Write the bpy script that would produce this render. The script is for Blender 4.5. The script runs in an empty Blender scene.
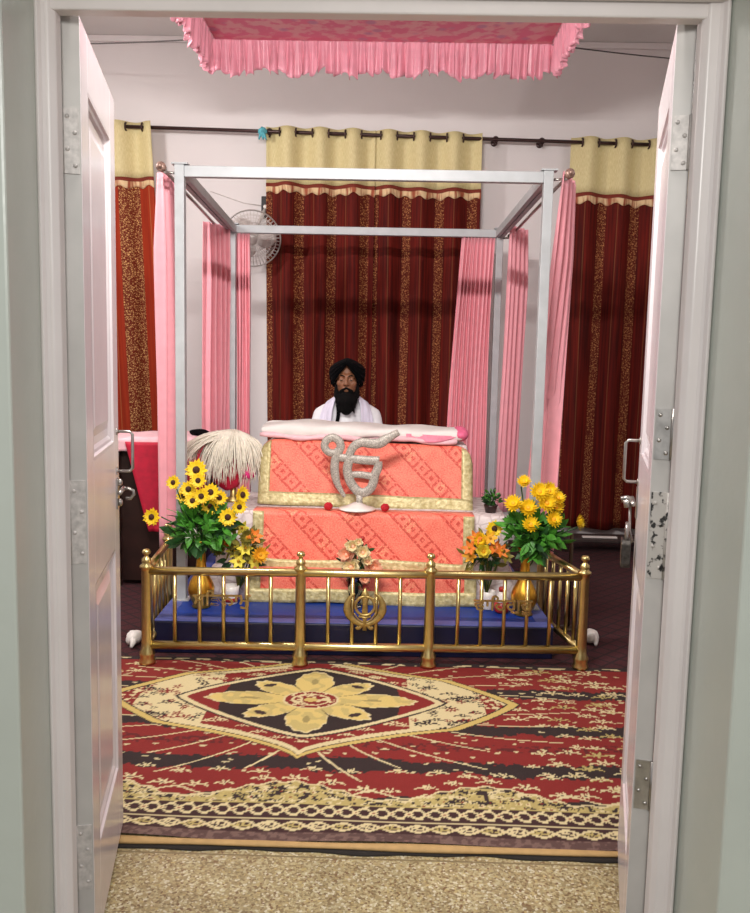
import bpy, math, random
import numpy as np
from mathutils import Vector, Matrix, noise
random.seed(7)
PI = math.pi
sc = bpy.context.scene
COL = sc.collection
def V(*a): return Vector(a)
def lerp(a, b, t): return a + (b - a) * t
def interp(t, pts):
    """piecewise linear through (t, value) pairs"""
    if t <= pts[0][0]: return pts[0][1]
    for (a, va), (b, vb) in zip(pts, pts[1:]):
        if t <= b: return lerp(va, vb, (t - a) / (b - a))
    return pts[-1][1]

# ------------------------------------------------------------------ meshes
class MB:
    def __init__(s): s.v = []; s.f = []; s.sm = []; s.uv = {}
    def add(s, vs, fs, smooth=True, uvs=None):
        n = len(s.v); s.v += [tuple(p) for p in vs]
        if uvs:
            for i, q in enumerate(uvs): s.uv[n + i] = q
        for f in fs: s.f.append(tuple(n + i for i in f)); s.sm.append(smooth)
    def box(s, x0, x1, y0, y1, z0, z1, M=None):
        vs = [V(x, y, z) for z in (z0, z1) for y in (y0, y1) for x in (x0, x1)]
        if M: vs = [M @ p for p in vs]
        s.add(vs, [(0,2,3,1), (4,5,7,6), (0,1,5,4), (2,6,7,3), (0,4,6,2), (1,3,7,5)], False)
    def prism(s, poly, y0, y1, M=None, smooth=False):
        """polygon in (x, z) extruded along y"""
        n = len(poly); vs = [V(x, y0, z) for x, z in poly] + [V(x, y1, z) for x, z in poly]
        if M: vs = [M @ p for p in vs]
        fs = [tuple(range(n)), tuple(reversed(range(n, 2*n)))]
        fs += [(i, n+i, n+(i+1) % n, (i+1) % n) for i in range(n)]
        s.add(vs, fs, smooth)
    def tube(s, pts, r, n=8, closed=False, flat=None, cap=True):
        pts = [Vector(p) for p in pts]; m = len(pts)
        rad = r if isinstance(r, (list, tuple)) else [r] * m
        vs = []; up = None
        for i, p in enumerate(pts):
            if closed: t = pts[(i+1) % m] - pts[i-1]
            else: t = pts[min(i+1, m-1)] - pts[max(i-1, 0)]
            if t.length < 1e-9: t = V(0,0,1)
            t.normalize()
            if flat is not None:
                a = Vector(flat).normalized(); b = t.cross(a)
                if b.length < 1e-6: b = t.orthogonal()
                b.normalize(); ka = rad[i] * flatk(flat); kb = rad[i]
            else:
                if up is None: up = t.orthogonal().normalized()
                a = (up - t * up.dot(t))
                a = a.normalized() if a.length > 1e-6 else t.orthogonal().normalized()
                up = a; b = t.cross(a); ka = kb = rad[i]
            for k in range(n):
                q = 2*PI*k/n; vs.append(p + a*(math.cos(q)*ka) + b*(math.sin(q)*kb))
        fs = []
        for i in range(m if closed else m-1):
            j = (i+1) % m
            for k in range(n):
                l = (k+1) % n; fs.append((i*n+k, i*n+l, j*n+l, j*n+k))
        if not closed and cap: fs += [tuple(reversed(range(n))), tuple(range((m-1)*n, m*n))]
        s.add(vs, fs)
    def capsule(s, p0, p1, r0, r1, n=14, k=5):
        p0, p1 = Vector(p0), Vector(p1); t = (p1-p0).normalized() if (p1-p0).length > 1e-6 else V(0,0,1)
        pts = []; rr = []
        for i in range(k+1):
            a = -PI/2 + PI/2*i/k; pts.append(p0 + t*(math.sin(a)*r0)); rr.append(max(math.cos(a)*r0, .0005))
        for i in range(k+1):
            a = PI/2*i/k; pts.append(p1 + t*(math.sin(a)*r1)); rr.append(max(math.cos(a)*r1, .0005))
        s.tube(pts, rr, n)
    def lathe(s, prof, c=(0,0,0), n=20, M=None, cap=True):
        vs = []
        for r, z in prof:
            for k in range(n):
                q = 2*PI*k/n; vs.append(V(c[0]+r*math.cos(q), c[1]+r*math.sin(q), c[2]+z))
        if M: vs = [M @ p for p in vs]
        m = len(prof)
        fs = [(i*n+k, i*n+(k+1) % n, (i+1)*n+(k+1) % n, (i+1)*n+k) for i in range(m-1) for k in range(n)]
        if cap: fs += [tuple(reversed(range(n))), tuple(range((m-1)*n, m*n))]
        s.add(vs, fs)
    def ell(s, c, rx, ry, rz, n=16, m=10, M=None, fn=None):
        prof = []; vs = []
        for i in range(m+1):
            a = -PI/2 + PI*i/m
            for k in range(n):
                q = 2*PI*k/n; ca = max(math.cos(a), .002)
                p = V(rx*ca*math.cos(q), ry*ca*math.sin(q), rz*math.sin(a))
                if fn: p = fn(p)
                if M: p = M @ p
                vs.append(p + Vector(c))
        fs = [(i*n+k, i*n+(k+1) % n, (i+1)*n+(k+1) % n, (i+1)*n+k) for i in range(m) for k in range(n)]
        fs += [tuple(reversed(range(n))), tuple(range(m*n, (m+1)*n))]
        s.add(vs, fs)
    def sheet(s, fn, nu, nv, uvf=None, smooth=True, closed_u=False):
        vs = []; uvs = []
        for j in range(nv+1):
            for i in range(nu+1):
                u, v = i/nu, j/nv; vs.append(fn(u, v)); uvs.append(uvf(u, v) if uvf else (u, v))
        w = nu+1
        fs = [(j*w+i, j*w+i+1, (j+1)*w+i+1, (j+1)*w+i) for j in range(nv) for i in range(nu)]
        s.add(vs, fs, smooth, uvs)
    def mesh(s, name):
        me = bpy.data.meshes.new(name); me.from_pydata(s.v, [], s.f)
        me.polygons.foreach_set('use_smooth', s.sm)
        if s.uv:
            l = me.uv_layers.new(name='UVMap')
            d = np.zeros(len(me.loops)*2, dtype=np.float32)
            for i, lo in enumerate(me.loops):
                q = s.uv.get(lo.vertex_index, (0, 0)); d[2*i], d[2*i+1] = q
            l.data.foreach_set('uv', d)
        me.update(); return me
    def build(s, name, mat, parent=None, bevel=0, solid=0, loc=None, seg=2):
        o = bpy.data.objects.new(name, s.mesh(name)); COL.objects.link(o)
        if mat: o.data.materials.append(mat)
        if parent: o.parent = parent
        if loc: o.location = loc
        if solid:
            m = o.modifiers.new('solid', 'SOLIDIFY'); m.thickness = solid; m.offset = 0
        if bevel:
            m = o.modifiers.new('bevel', 'BEVEL'); m.width = bevel; m.segments = seg; m.limit_method = 'ANGLE'; m.angle_limit = .6
        return o
_fk = {}
def flatk(flat): return _fk.get('k', .3)

def thing(name, label, cat, loc=(0,0,0), rz=0, group=None):
    o = bpy.data.objects.new(name, None); COL.objects.link(o); o.empty_display_size = .05
    o.location = loc; o.rotation_euler = (0, 0, rz)
    return tag(o, label, cat, group)
def tag(o, label, cat, group=None):
    o['label'] = label; o['category'] = cat
    if group: o['group'] = group
    return o
def struct(o, label, cat=None):
    o['kind'] = 'structure'; o['label'] = label; o['category'] = cat or o.name.split('_')[0]
    return o
def baked(o):
    """replace a modifier stack by its result"""
    dg = bpy.context.evaluated_depsgraph_get(); dg.update()
    me = bpy.data.meshes.new_from_object(o.evaluated_get(dg), depsgraph=dg)
    o.modifiers.clear(); o.data = me
    me.polygons.foreach_set('use_smooth', [True]*len(me.polygons)); return o
def one_skin(mb, name, mat, voxel, parent=None, smooth=4, loc=None):
    o = mb.build(name, mat, parent, loc=loc)
    m = o.modifiers.new('r', 'REMESH'); m.mode = 'VOXEL'; m.voxel_size = voxel
    if smooth:
        m = o.modifiers.new('s', 'SMOOTH'); m.iterations = smooth; m.factor = .5
    return baked(o)

# ------------------------------------------------------------------ materials
def lin(c):
    return tuple(((x/255)/12.92 if x/255 <= .04045 else ((x/255+.055)/1.055)**2.4) for x in c) + (1,)
class NT:
    def __init__(s, name):
        s.m = bpy.data.materials.new(name); s.m.use_nodes = True; s.t = s.m.node_tree
        s.b = s.t.nodes['Principled BSDF']
    def n(s, kind, **kw):
        x = s.t.nodes.new(kind)
        for k, v in kw.items():
            if k.startswith('i_'): 
                key = k[2:]; x.inputs[int(key) if key.isdigit() else key.replace('_', ' ')].default_value = v
            else: setattr(x, k, v)
        return x
    def l(s, a, b): s.t.links.new(a, b)
    def math(s, op, a, b=None, c=None, clamp=False):
        x = s.t.nodes.new('ShaderNodeMath'); x.operation = op; x.use_clamp = clamp
        for i, q in enumerate((a, b, c)):
            if q is None: continue
            if isinstance(q, (int, float)): x.inputs[i].default_value = q
            else: s.l(q, x.inputs[i])
        return x.outputs[0]
    def mix(s, f, a, b, blend='MIX'):
        x = s.t.nodes.new('ShaderNodeMix'); x.data_type = 'RGBA'; x.blend_type = blend
        for i, q in ((0, f), (6, a), (7, b)):
            if isinstance(q, (int, float)): x.inputs[i].default_value = q
            elif isinstance(q, tuple): x.inputs[i].default_value = q
            else: s.l(q, x.inputs[i])
        return x.outputs[2]
    def coord(s, kind='Object'): return s.n('ShaderNodeTexCoord').outputs[kind]
    def noise(s, vec, scale, detail=3, out='Fac'):
        x = s.n('ShaderNodeTexNoise'); x.inputs['Scale'].default_value = scale; x.inputs['Detail'].default_value = detail
        if vec is not None: s.l(vec, x.inputs['Vector'])
        return x.outputs[out]
    def mapping(s, vec, scale=(1,1,1)):
        x = s.n('ShaderNodeMapping'); x.inputs['Scale'].default_value = scale; s.l(vec, x.inputs['Vector']); return x.outputs[0]
    def step(s, v, lo, hi):
        x = s.n('ShaderNodeMapRange', clamp=True); s.l(v, x.inputs[0]); x.inputs[1].default_value = lo; x.inputs[2].default_value = hi
        return x.outputs[0]
    def bump(s, h, strength=.3, dist=.01):
        x = s.n('ShaderNodeBump'); x.inputs['Strength'].default_value = strength; x.inputs['Distance'].default_value = dist
        s.l(h, x.inputs['Height']); s.l(x.outputs[0], s.b.inputs['Normal'])
    def fin(s, base, rough=.6, metal=0, **kw):
        if isinstance(base, tuple): s.b.inputs['Base Color'].default_value = base
        else: s.l(base, s.b.inputs['Base Color'])
        s.b.inputs['Roughness'].default_value = rough; s.b.inputs['Metallic'].default_value = metal
        for k, v in kw.items(): s.b.inputs[k.replace('_', ' ')].default_value = v
        return s.m
def simple(name, rgb, rough=.6, metal=0, var=.12, scale=30, bump=0, bscale=None, bdist=.004, **kw):
    t = NT(name); c = lin(rgb); co = t.coord()
    d = tuple(x*(1-var) for x in c[:3]) + (1,); e = tuple(min(1, x*(1+var)) for x in c[:3]) + (1,)
    base = t.mix(t.step(t.noise(co, scale), .3, .7), d, e)
    if bump: t.bump(t.noise(co, bscale or scale*2), bump, bdist)
    return t.fin(base, rough, metal, **kw)

M = {}
M['wall'] = simple('room_wall_plaster', (226, 219, 219), .55, var=.04, scale=1.2, bump=.12, bscale=60)
M['ceiling'] = simple('ceiling_plaster', (226, 222, 220), .7, var=.03, scale=2)
M['green_wall'] = simple('oil_painted_green_wall', (188, 193, 184), .3, var=.05, scale=3, bump=.35, bscale=14, bdist=.006)
M['outer_wall'] = simple('outer_wall_plaster', (200, 203, 192), .45, var=.08, scale=5, bump=.5, bscale=20, bdist=.008)
M['frame_paint'] = simple('door_frame_gloss', (216, 208, 206), .3, var=.05, scale=4, bump=.25, bscale=10, bdist=.004)
M['door_paint'] = simple('door_gloss_paint', (212, 203, 206), .22, var=.05, scale=4, bump=.2, bscale=9, bdist=.004)
M['leaf_edge'] = simple('door_edge_grey_paint', (176, 172, 168), .4, var=.08, scale=8)
M['aluminium'] = simple('brushed_aluminium', (184, 187, 190), .6, .3, var=.06, scale=14)
M['steel'] = simple('worn_steel', (170, 165, 160), .3, .9, var=.2, scale=40)
M['dark_steel'] = simple('grimy_steel', (70, 66, 62), .45, .7, var=.5, scale=60)
_t = NT('grease_stained_plate'); _n = _t.step(_t.noise(_t.coord(), 55, 3), .55, .62)
M['grimy'] = _t.fin(_t.mix(_n, lin((176, 170, 164)), lin((26, 23, 22))), .45, .1)
M['painted_steel'] = simple('painted_over_steel', (182, 176, 172), .45, .1, var=.2, scale=70)
M['brass'] = simple('polished_brass', (220, 200, 138), .28, 1, var=.1, scale=18)
M['vase_brass'] = simple('vase_brass', (222, 170, 66), .32, 1, var=.15, scale=25)
M['old_brass'] = simple('aged_brass', (186, 160, 100), .4, .9, var=.25, scale=40)
M['rod'] = simple('brown_rod_enamel', (64, 42, 40), .35, .4)
M['pink'] = simple('pink_satin', (244, 164, 176), .5, var=.04, scale=20, Sheen_Weight=.2)
M['magenta'] = simple('magenta_cloth', (226, 50, 130), .6)
M['red_cloth'] = simple('crimson_cloth', (196, 24, 58), .65, var=.12, scale=25)
M['pale_pink'] = simple('pale_pink_cloth', (244, 196, 204), .7, var=.1, scale=14)
M['white_cloth'] = simple('white_cotton', (236, 230, 226), .8, var=.05, scale=12, bump=.2, bscale=50)
M['lilac_cloth'] = simple('lilac_white_cotton', (214, 208, 226), .8, var=.06, scale=20)
M['kurta'] = simple('white_kurta_cotton', (228, 226, 230), .8, var=.05, scale=20, bump=.3, bscale=30, bdist=.006)
M['black_cloth'] = simple('black_cotton', (7, 6, 8), .95, var=.3, scale=60, bump=.4, bscale=60, Specular_IOR_Level=.1)
M['beard'] = simple('black_beard_hair', (7, 5, 5), .8, var=.3, scale=120, bump=.6, bscale=140, Specular_IOR_Level=.12)
M['skin'] = simple('brown_skin', (128, 82, 56), .5, var=.08, scale=30, Subsurface_Weight=.05)
M['eye_white'] = simple('eye_white', (215, 208, 200), .3)
M['dark_wood'] = simple('dark_stained_wood', (44, 24, 20), .4, var=.3, scale=12)
M['navy'] = simple('navy_rexine', (9, 14, 48), .4, var=.12, scale=9)  # platform sides: shade on the front painted in as a darker blue
M['blue'] = simple('royal_blue_rexine', (16, 54, 138), .5, var=.12, scale=9, Specular_IOR_Level=.3)
M['lilac_band'] = simple('lilac_blue_band', (80, 88, 150), .5, var=.12, scale=9, Specular_IOR_Level=.3)
M['leaf'] = simple('leaf_green', (74, 142, 46), .5, var=.4, scale=35)
M['dark_leaf'] = simple('dark_leaf_green', (36, 78, 34), .5, var=.4, scale=40)
M['olive'] = simple('olive_leaf', (120, 112, 42), .55, var=.35, scale=40)
M['yellow'] = simple('yellow_petal', (246, 206, 28), .55, var=.1, scale=40)
M['gold_petal'] = simple('golden_petal', (240, 176, 40), .55, var=.12, scale=40)
M['lemon'] = simple('lemon_petal', (238, 220, 76), .55, var=.1, scale=40)
M['orange'] = simple('orange_petal', (232, 128, 44), .55, var=.15, scale=40)
M['seed'] = simple('dark_seed_head', (62, 30, 14), .8, var=.3, scale=200)
M['ochre'] = simple('ochre_flower_heart', (206, 150, 30), .8, var=.2, scale=200)
M['cream_rose'] = simple('cream_rose_petal', (246, 232, 190), .55, var=.06, scale=50)
M['blush_rose'] = simple('blush_rose_petal', (246, 190, 160), .55, var=.08, scale=50)
M['white_china'] = simple('white_ceramic', (232, 226, 220), .25, var=.04)
M['red_china'] = simple('red_ceramic', (168, 40, 34), .3, var=.25, scale=50)
M['pompom'] = simple('red_wool', (186, 26, 40), .9, var=.3, scale=150, bump=.8, bscale=200)
M['hair'] = simple('white_yak_hair', (232, 224, 208), .55, var=.12, scale=40)
M['fan_grey'] = simple('fan_wire_grey', (206, 198, 194), .4, .1)
M['fan_blade'] = simple('fan_blade_plastic', (200, 188, 184), .35)
M['black_plastic'] = simple('black_plastic', (22, 20, 22), .4)
M['wire'] = simple('dark_wire', (70, 62, 62), .5)
M['teal'] = simple('teal_rag', (92, 176, 190), .75, var=.2, scale=60)
M['silver'] = NT('silver_glitter')
_t = M['silver']; _c = _t.coord()
_vo = _t.n('ShaderNodeTexVoronoi', i_Scale=260.0); _t.l(_c, _vo.inputs['Vector'])
M['silver'] = _t.fin(_t.mix(_t.step(_vo.outputs['Color'], .2, .9), lin((142, 134, 126)), lin((212, 202, 192))), .5, .2)
def glass():
    t = NT('clear_glass'); t.fin((.95, .97, .96, 1), .04, 0, Transmission_Weight=1.0, IOR=1.3); return t.m
M['glass'] = glass()

def terrazzo():
    t = NT('speckled_terrazzo'); co = t.coord()
    v1 = t.n('ShaderNodeTexVoronoi', i_Scale=150.0); t.l(co, v1.inputs['Vector'])
    sep = t.n('ShaderNodeSeparateColor'); t.l(v1.outputs['Color'], sep.inputs[0])
    r = t.n('ShaderNodeValToRGB'); t.l(sep.outputs[0], r.inputs[0]); e = r.color_ramp; e.interpolation = 'CONSTANT'
    cols = [(0, (146, 126, 90)), (.16, (172, 154, 112)), (.36, (188, 172, 128)), (.55, (202, 190, 150)), (.72, (164, 148, 110)), (.82, (222, 214, 186)), (.91, (134, 104, 74)), (.96, (196, 176, 122))]
    e.elements[0].color = lin(cols[0][1]); e.elements[1].position = cols[1][0]; e.elements[1].color = lin(cols[1][1])
    for p, c in cols[2:]:
        x = e.elements.new(p); x.color = lin(c)
    big = t.mix(t.step(t.noise(co, 5, 4), .35, .7), (.66, .66, .67, 1), (.86, .86, .86, 1))
    base = t.mix(1.0, r.outputs[0], big, 'MULTIPLY')
    sx = t.n('ShaderNodeSeparateXYZ'); t.l(co, sx.inputs[0])      # brass dividing strip across the doorway
    ln = t.math('LESS_THAN', t.math('ABSOLUTE', t.math('ADD', sx.outputs[1], -2.40)), .004)
    base = t.mix(ln, base, lin((120, 106, 76)))
    return t.fin(base, .28)
M['terrazzo'] = terrazzo()

def maroon_carpet():
    t = NT('maroon_lattice_carpet'); co = t.coord()
    rot = t.n('ShaderNodeMapping'); t.l(co, rot.inputs[0]); rot.inputs['Rotation'].default_value = (0, 0, PI/4)
    s = t.n('ShaderNodeSeparateXYZ'); t.l(rot.outputs[0], s.inputs[0])
    w = .085
    def line(o): return t.math('LESS_THAN', t.math('FRACT', t.math('DIVIDE', o, w)), .16)
    lat = t.math('MAXIMUM', line(s.outputs[0]), line(s.outputs[1]))
    n = t.step(t.noise(co, 130, 2), .35, .65)
    base = t.mix(n, lin((54, 14, 20)), lin((72, 22, 29)))
    base = t.mix(lat, base, lin((36, 11, 16)))
    t.bump(t.noise(co, 300), .5, .003)
    return t.fin(base, .95)
M['maroon'] = maroon_carpet()

def curtain_mat(name, red, dark, gold, period, offset, width):
    t = NT(name); uv = t.n('ShaderNodeUVMap').outputs[0]
    s = t.n('ShaderNodeSeparateXYZ'); t.l(uv, s.inputs[0]); u = s.outputs[0]
    stripes = t.noise(t.mapping(uv, (60, 1.5, 1)), 1.0, 2)
    base = t.mix(t.step(stripes, .35, .7), lin(dark), lin(red))
    fr = t.math('FRACT', t.math('DIVIDE', t.math('ADD', u, offset), period))
    band = t.math('LESS_THAN', fr, width)
    vo = t.n('ShaderNodeTexVoronoi', i_Scale=1.0, feature='DISTANCE_TO_EDGE'); t.l(t.mapping(uv, (85, 70, 1)), vo.inputs['Vector'])
    fleck = t.math('MULTIPLY', t.step(vo.outputs['Distance'], .10, .20), t.step(t.noise(uv, 60, 2), .40, .55))
    base = t.mix(t.math('MULTIPLY', band, .8), base, lin((92, 30, 18)))
    base = t.mix(t.math('MULTIPLY', band, fleck), base, lin(gold))
    thin = t.math('LESS_THAN', t.math('ABSOLUTE', t.math('ADD', fr, -(width + .3))), .012)
    base = t.mix(t.math('MULTIPLY', thin, .22), base, lin(gold))
    return t.fin(base, .75, 0, Specular_IOR_Level=.2)
M['rust'] = curtain_mat('rust_jacquard', (110, 24, 13), (66, 12, 8), (182, 124, 76), .265, .03, .28)
M['rust_left'] = curtain_mat('rust_jacquard_lit_wide_band', (166, 56, 28), (146, 44, 24), (212, 168, 108), .30, .24, .5)  # lit copy of the rust cloth: brightness painted into the colour, bands wider
def cream_mat():
    t = NT('cream_curtain_header'); uv = t.n('ShaderNodeUVMap').outputs[0]
    n = t.noise(t.mapping(uv, (260, 30, 1)), 1, 2)
    return t.fin(t.mix(t.step(n, .3, .7), lin((206, 190, 136)), lin((226, 212, 162))), .6)
M['cream'] = cream_mat()
def fringe_mat():
    t = NT('fringe_threads'); uv = t.n('ShaderNodeUVMap').outputs[0]
    s = t.n('ShaderNodeSeparateXYZ'); t.l(uv, s.inputs[0])
    top = t.math('GREATER_THAN', s.outputs[1], .62)
    n = t.noise(t.mapping(uv, (26, .3, 1)), 1, 2)
    base = t.mix(t.step(n, .45, .6), lin((226, 196, 152)), lin((160, 84, 56)))
    return t.fin(t.mix(top, base, lin((120, 40, 24))), .8)
M['fringe'] = fringe_mat()

def brocade():
    t = NT('coral_brocade'); uv = t.n('ShaderNodeUVMap').outputs[0]
    s = t.n('ShaderNodeSeparateXYZ'); t.l(uv, s.inputs[0]); u, v = s.outputs[0], s.outputs[1]
    p = t.math('MULTIPLY', t.math('ADD', u, t.math('MULTIPLY', v, -1)), .7071)
    q = t.math('MULTIPLY', t.math('ADD', u, v), .7071)
    P = .205; fq = t.math('FRACT', t.math('DIVIDE', q, P)); inb = t.math('LESS_THAN', fq, .42)
    cell = P*.21
    def near(x, per, w):
        f = t.math('FRACT', t.math('DIVIDE', x, per)); return t.math('LESS_THAN', t.math('ABSOLUTE', t.math('ADD', f, -.5)), w)
    def at(c, w): return t.math('LESS_THAN', t.math('ABSOLUTE', t.math('ADD', fq, -c)), w)
    ln = t.math('MAXIMUM', near(p, P*.38, .09), t.math('MAXIMUM', at(.04, .035), at(.40, .035)))
    ln = t.math('MAXIMUM', ln, t.math('MULTIPLY', at(.22, .06), near(t.math('ADD', p, P*.19), P*.38, .15)))
    ln = t.math('MULTIPLY', ln, inb)
    brk = t.step(t.noise(uv, 70, 2), .36, .5)
    n = t.step(t.noise(uv, 120, 3), .35, .68)
    n2 = t.step(t.noise(uv, 14, 3), .4, .65)
    base = t.mix(n, lin((236, 94, 76)), lin((250, 140, 116)))
    base = t.mix(t.math('MULTIPLY', n2, .35), base, lin((252, 150, 122)))
    gold = t.math('MULTIPLY', t.math('MULTIPLY', inb, near(p, cell*6, .10)), t.step(t.noise(uv, 90, 2), .45, .6))
    base = t.mix(t.math('MULTIPLY', gold, .5), base, lin((250, 190, 140)))
    base = t.mix(t.math('MULTIPLY', t.math('MULTIPLY', ln, brk), .8), base, lin((200, 46, 34)))
    t.bump(n, .25, .003)
    return t.fin(base, .55, 0, Sheen_Weight=.1)
M['brocade'] = brocade()
def gold_border():
    t = NT('gold_tissue_border'); co = t.coord()
    n = t.step(t.noise(co, 45, 4), .3, .7); t.bump(n, .5, .004)
    return t.fin(t.mix(n, lin((172, 154, 100)), lin((220, 208, 160))), .45, .25)
M['gold'] = gold_border()
def lace():
    t = NT('white_lace_cloth'); co = t.coord()
    vo = t.n('ShaderNodeTexVoronoi', i_Scale=17.0, feature='DISTANCE_TO_EDGE'); t.l(co, vo.inputs['Vector'])
    n = t.step(t.noise(co, 24, 4), .48, .64)
    base = t.mix(t.math('MULTIPLY', t.step(vo.outputs['Distance'], .1, .02), .6), lin((228, 216, 214)), lin((178, 158, 156)))
    base = t.mix(t.math('MULTIPLY', n, .55), base, lin((190, 172, 170)))
    return t.fin(base, .7)
M['lace'] = lace()
def damask():
    t = NT('pink_damask'); co = t.coord()
    vo = t.n('ShaderNodeTexVoronoi', i_Scale=7.0); t.l(co, vo.inputs['Vector'])
    n = t.step(t.noise(co, 12, 3), .46, .56)
    base = t.mix(n, lin((238, 128, 158)), lin((244, 182, 186)))
    base = t.mix(t.step(vo.outputs['Distance'], .3, .15), base, lin((212, 148, 178)))
    return t.fin(base, .5)
M['damask'] = damask()
M['ruffle'] = simple('pink_satin_ruffle', (236, 160, 178), .32, var=.08, scale=14, Sheen_Weight=.3, Transmission_Weight=0.0)

# ------------------------------------------------------------------ camera
F = 840.0; PITCH, ROLL = math.radians(6.4), .021
YAW = math.atan(14/840*math.cos(PITCH))
fw = V(-math.sin(YAW)*math.cos(PITCH), math.cos(YAW)*math.cos(PITCH), -math.sin(PITCH))
r0 = V(math.cos(YAW), math.sin(YAW), 0); u0 = r0.cross(fw)
ri = r0*math.cos(ROLL) + u0*math.sin(ROLL); up = -r0*math.sin(ROLL) + u0*math.cos(ROLL)
cam = bpy.data.cameras.new('camera'); co_ = bpy.data.objects.new('camera', cam); COL.objects.link(co_)
co_.matrix_world = Matrix(((ri.x, up.x, -fw.x, 0), (ri.y, up.y, -fw.y, 0), (ri.z, up.z, -fw.z, 1.5), (0, 0, 0, 1)))
cam.sensor_fit = 'VERTICAL'; cam.sensor_height = 36; cam.lens = 36*F/913; cam.clip_start = .05
sc.camera = co_

# ------------------------------------------------------------------ the room
YW = 7.12; XL, XR = -3.3, 3.3; ZC = 4.09; Y0, Y1 = 1.66, 1.86; OL, OR, OT = -.766, .686, 2.285
m = MB(); m.box(-4, 4, -2.5, 7.4, -.12, 0); struct(m.build('floor', M['terrazzo']), 'speckled terrazzo floor running through the doorway')
m = MB(); m.box(XL-.12, XR+.12, Y0, YW+.12, ZC, ZC+.12); struct(m.build('ceiling', M['ceiling']), 'plain white room ceiling above the pink canopy')
m = MB(); m.box(XL-.12, XR+.12, YW, YW+.12, 0, ZC); struct(m.build('wall_back', M['wall']), 'pale wall behind the red curtains')
m = MB(); m.box(XL-.12, XL, Y1, YW, 0, ZC); struct(m.build('wall_left', M['wall']), 'pale side wall left of the altar room')
m = MB(); m.box(XR, XR+.12, Y1, YW, 0, ZC); struct(m.build('wall_right', M['wall']), 'pale side wall right of the altar room')
m = MB()
def slab(poly, z0, z1):
    n = len(poly); m.add([V(x, y, z) for z in (z0, z1) for x, y in poly], [tuple(range(n)), tuple(range(n, 2*n))]+[(i, (i+1) % n, n+(i+1) % n, n+i) for i in range(n)], False)
slab([(XL, Y0), (OL+.012, Y0), (OL, Y1), (XL, Y1)], 0, OT); slab([(XR, Y0), (OR+.026, Y0), (OR, Y1), (XR, Y1)], 0, OT); slab([(XL, Y0), (XR, Y0), (XR, Y1), (XL, Y1)], OT, ZC)
struct(m.build('wall_front', M['green_wall'], bevel=.006), 'grey green oil painted wall around the doorway')
m = MB(); m.box(XL, XR, YW-.03, YW, ZC-.05, ZC); struct(m.build('trim_1', M['wall'], bevel=.01), 'thin ledge where back wall meets ceiling')
# door frame, stepped in section: (offset from opening, y0, y1)
fr = bpy.data.objects.new('trim_2', None); COL.objects.link(fr); struct(fr, 'glossy off-white wooden door frame lining the doorway')
JL, JR, JT = -.727, .634, 2.225
def jamb(name, s):
    xo, xi = (OL, JL) if s < 0 else (OR, JR)
    m = MB(); d = 1 if s < 0 else -1
    pr = [(xo, 1.838), (xo+d*.008, 1.832), (xo+d*.014, 1.842), (xo+d*.020, 1.846), (xi-d*.012, 1.846), (xi-d*.006, 1.852), (xi, 1.858), (xi, 1.888), (xi-d*.012, 1.888), (xi-d*.012, 1.905), (xo, 1.905)]
    n = len(pr); vs = [V(x, y, z) for z in (0, JT+.06) for x, y in pr]
    m.add(vs, [tuple(range(n)), tuple(range(n, 2*n))] + [(i, (i+1) % n, n+(i+1) % n, n+i) for i in range(n)], False)
    m.build(name, M['frame_paint'], fr, bevel=.003)
jamb('jamb', -1); jamb('jamb', 1)
m = MB(); m.box(OL, OR, 1.85, 1.888, JT, OT); m.box(OL, OR, 1.83, 1.85, JT+.03, OT); m.box(OL, OR, 1.888, 1.905, JT+.012, OT); m.build('head', M['frame_paint'], fr, bevel=.004)

def door(idx, hx, ang, side, z0, z1, label):
    """leaf in local coords: x along the leaf from the hinge, y = -out of the visible face, z up"""
    d = bpy.data.objects.new('door_%d' % idx, None); COL.objects.link(d); struct(d, label)
    d.location = (hx, 1.91, 0); 
    L, T = .612, .042
    # local frame: +x from hinge to free edge, visible face at y=0, body goes to y=side*T
    d.rotation_euler = (0, 0, ang)
    b = side*T
    y0, y1 = min(0, b), max(0, b)
    m = MB(); st = .105; zz = [(z0, .26), (.94, 1.25), (2.105, z1)]
    m.box(0, st, y0, y1, z0, z1); m.box(L-st, L, y0, y1, z0, z1)
    for a, c in zz: m.box(st, L-st, y0, y1, a, c)
    m.build('leaf', M['door_paint'], d, bevel=.002)
    for a, c in ((.26, .94), (1.25, 2.105)):
        m = MB(); x0, x1 = st, L-st
        def ring(i, y): return [V(x0+i, y, a+i), V(x1-i, y, a+i), V(x1-i, y, c-i), V(x0+i, y, c-i)]
        prof = [(0, 0), (.006, .0), (.010, .006), (.018, .008), (.026, .014), (.03, .014), (.048, .014), (.075, .006)]
        rings = [ring(i, side*y) for i, y in prof]
        vs = [p for r in rings for p in r]; fs = []
        for k in range(len(rings)-1):
            for j in range(4): fs.append((k*4+j, k*4+(j+1) % 4, (k+1)*4+(j+1) % 4, (k+1)*4+j))
        e = (len(rings)-1)*4; fs.append((e, e+1, e+2, e+3))
        back = [V(x0, side*T*.8, a), V(x1, side*T*.8, a), V(x1, side*T*.8, c), V(x0, side*T*.8, c)]
        n = len(vs); fs.append((n, n+1, n+2, n+3)); m.add(vs+back, fs, False)
        m.build('panel', M['door_paint'], d)
    m = MB(); m.box(-.0015, .0, y0+.001, y1-.001, z0+.002, z1-.002); m.build('hinge_edge', M['leaf_edge'], d)
    return d, L, T
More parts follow.
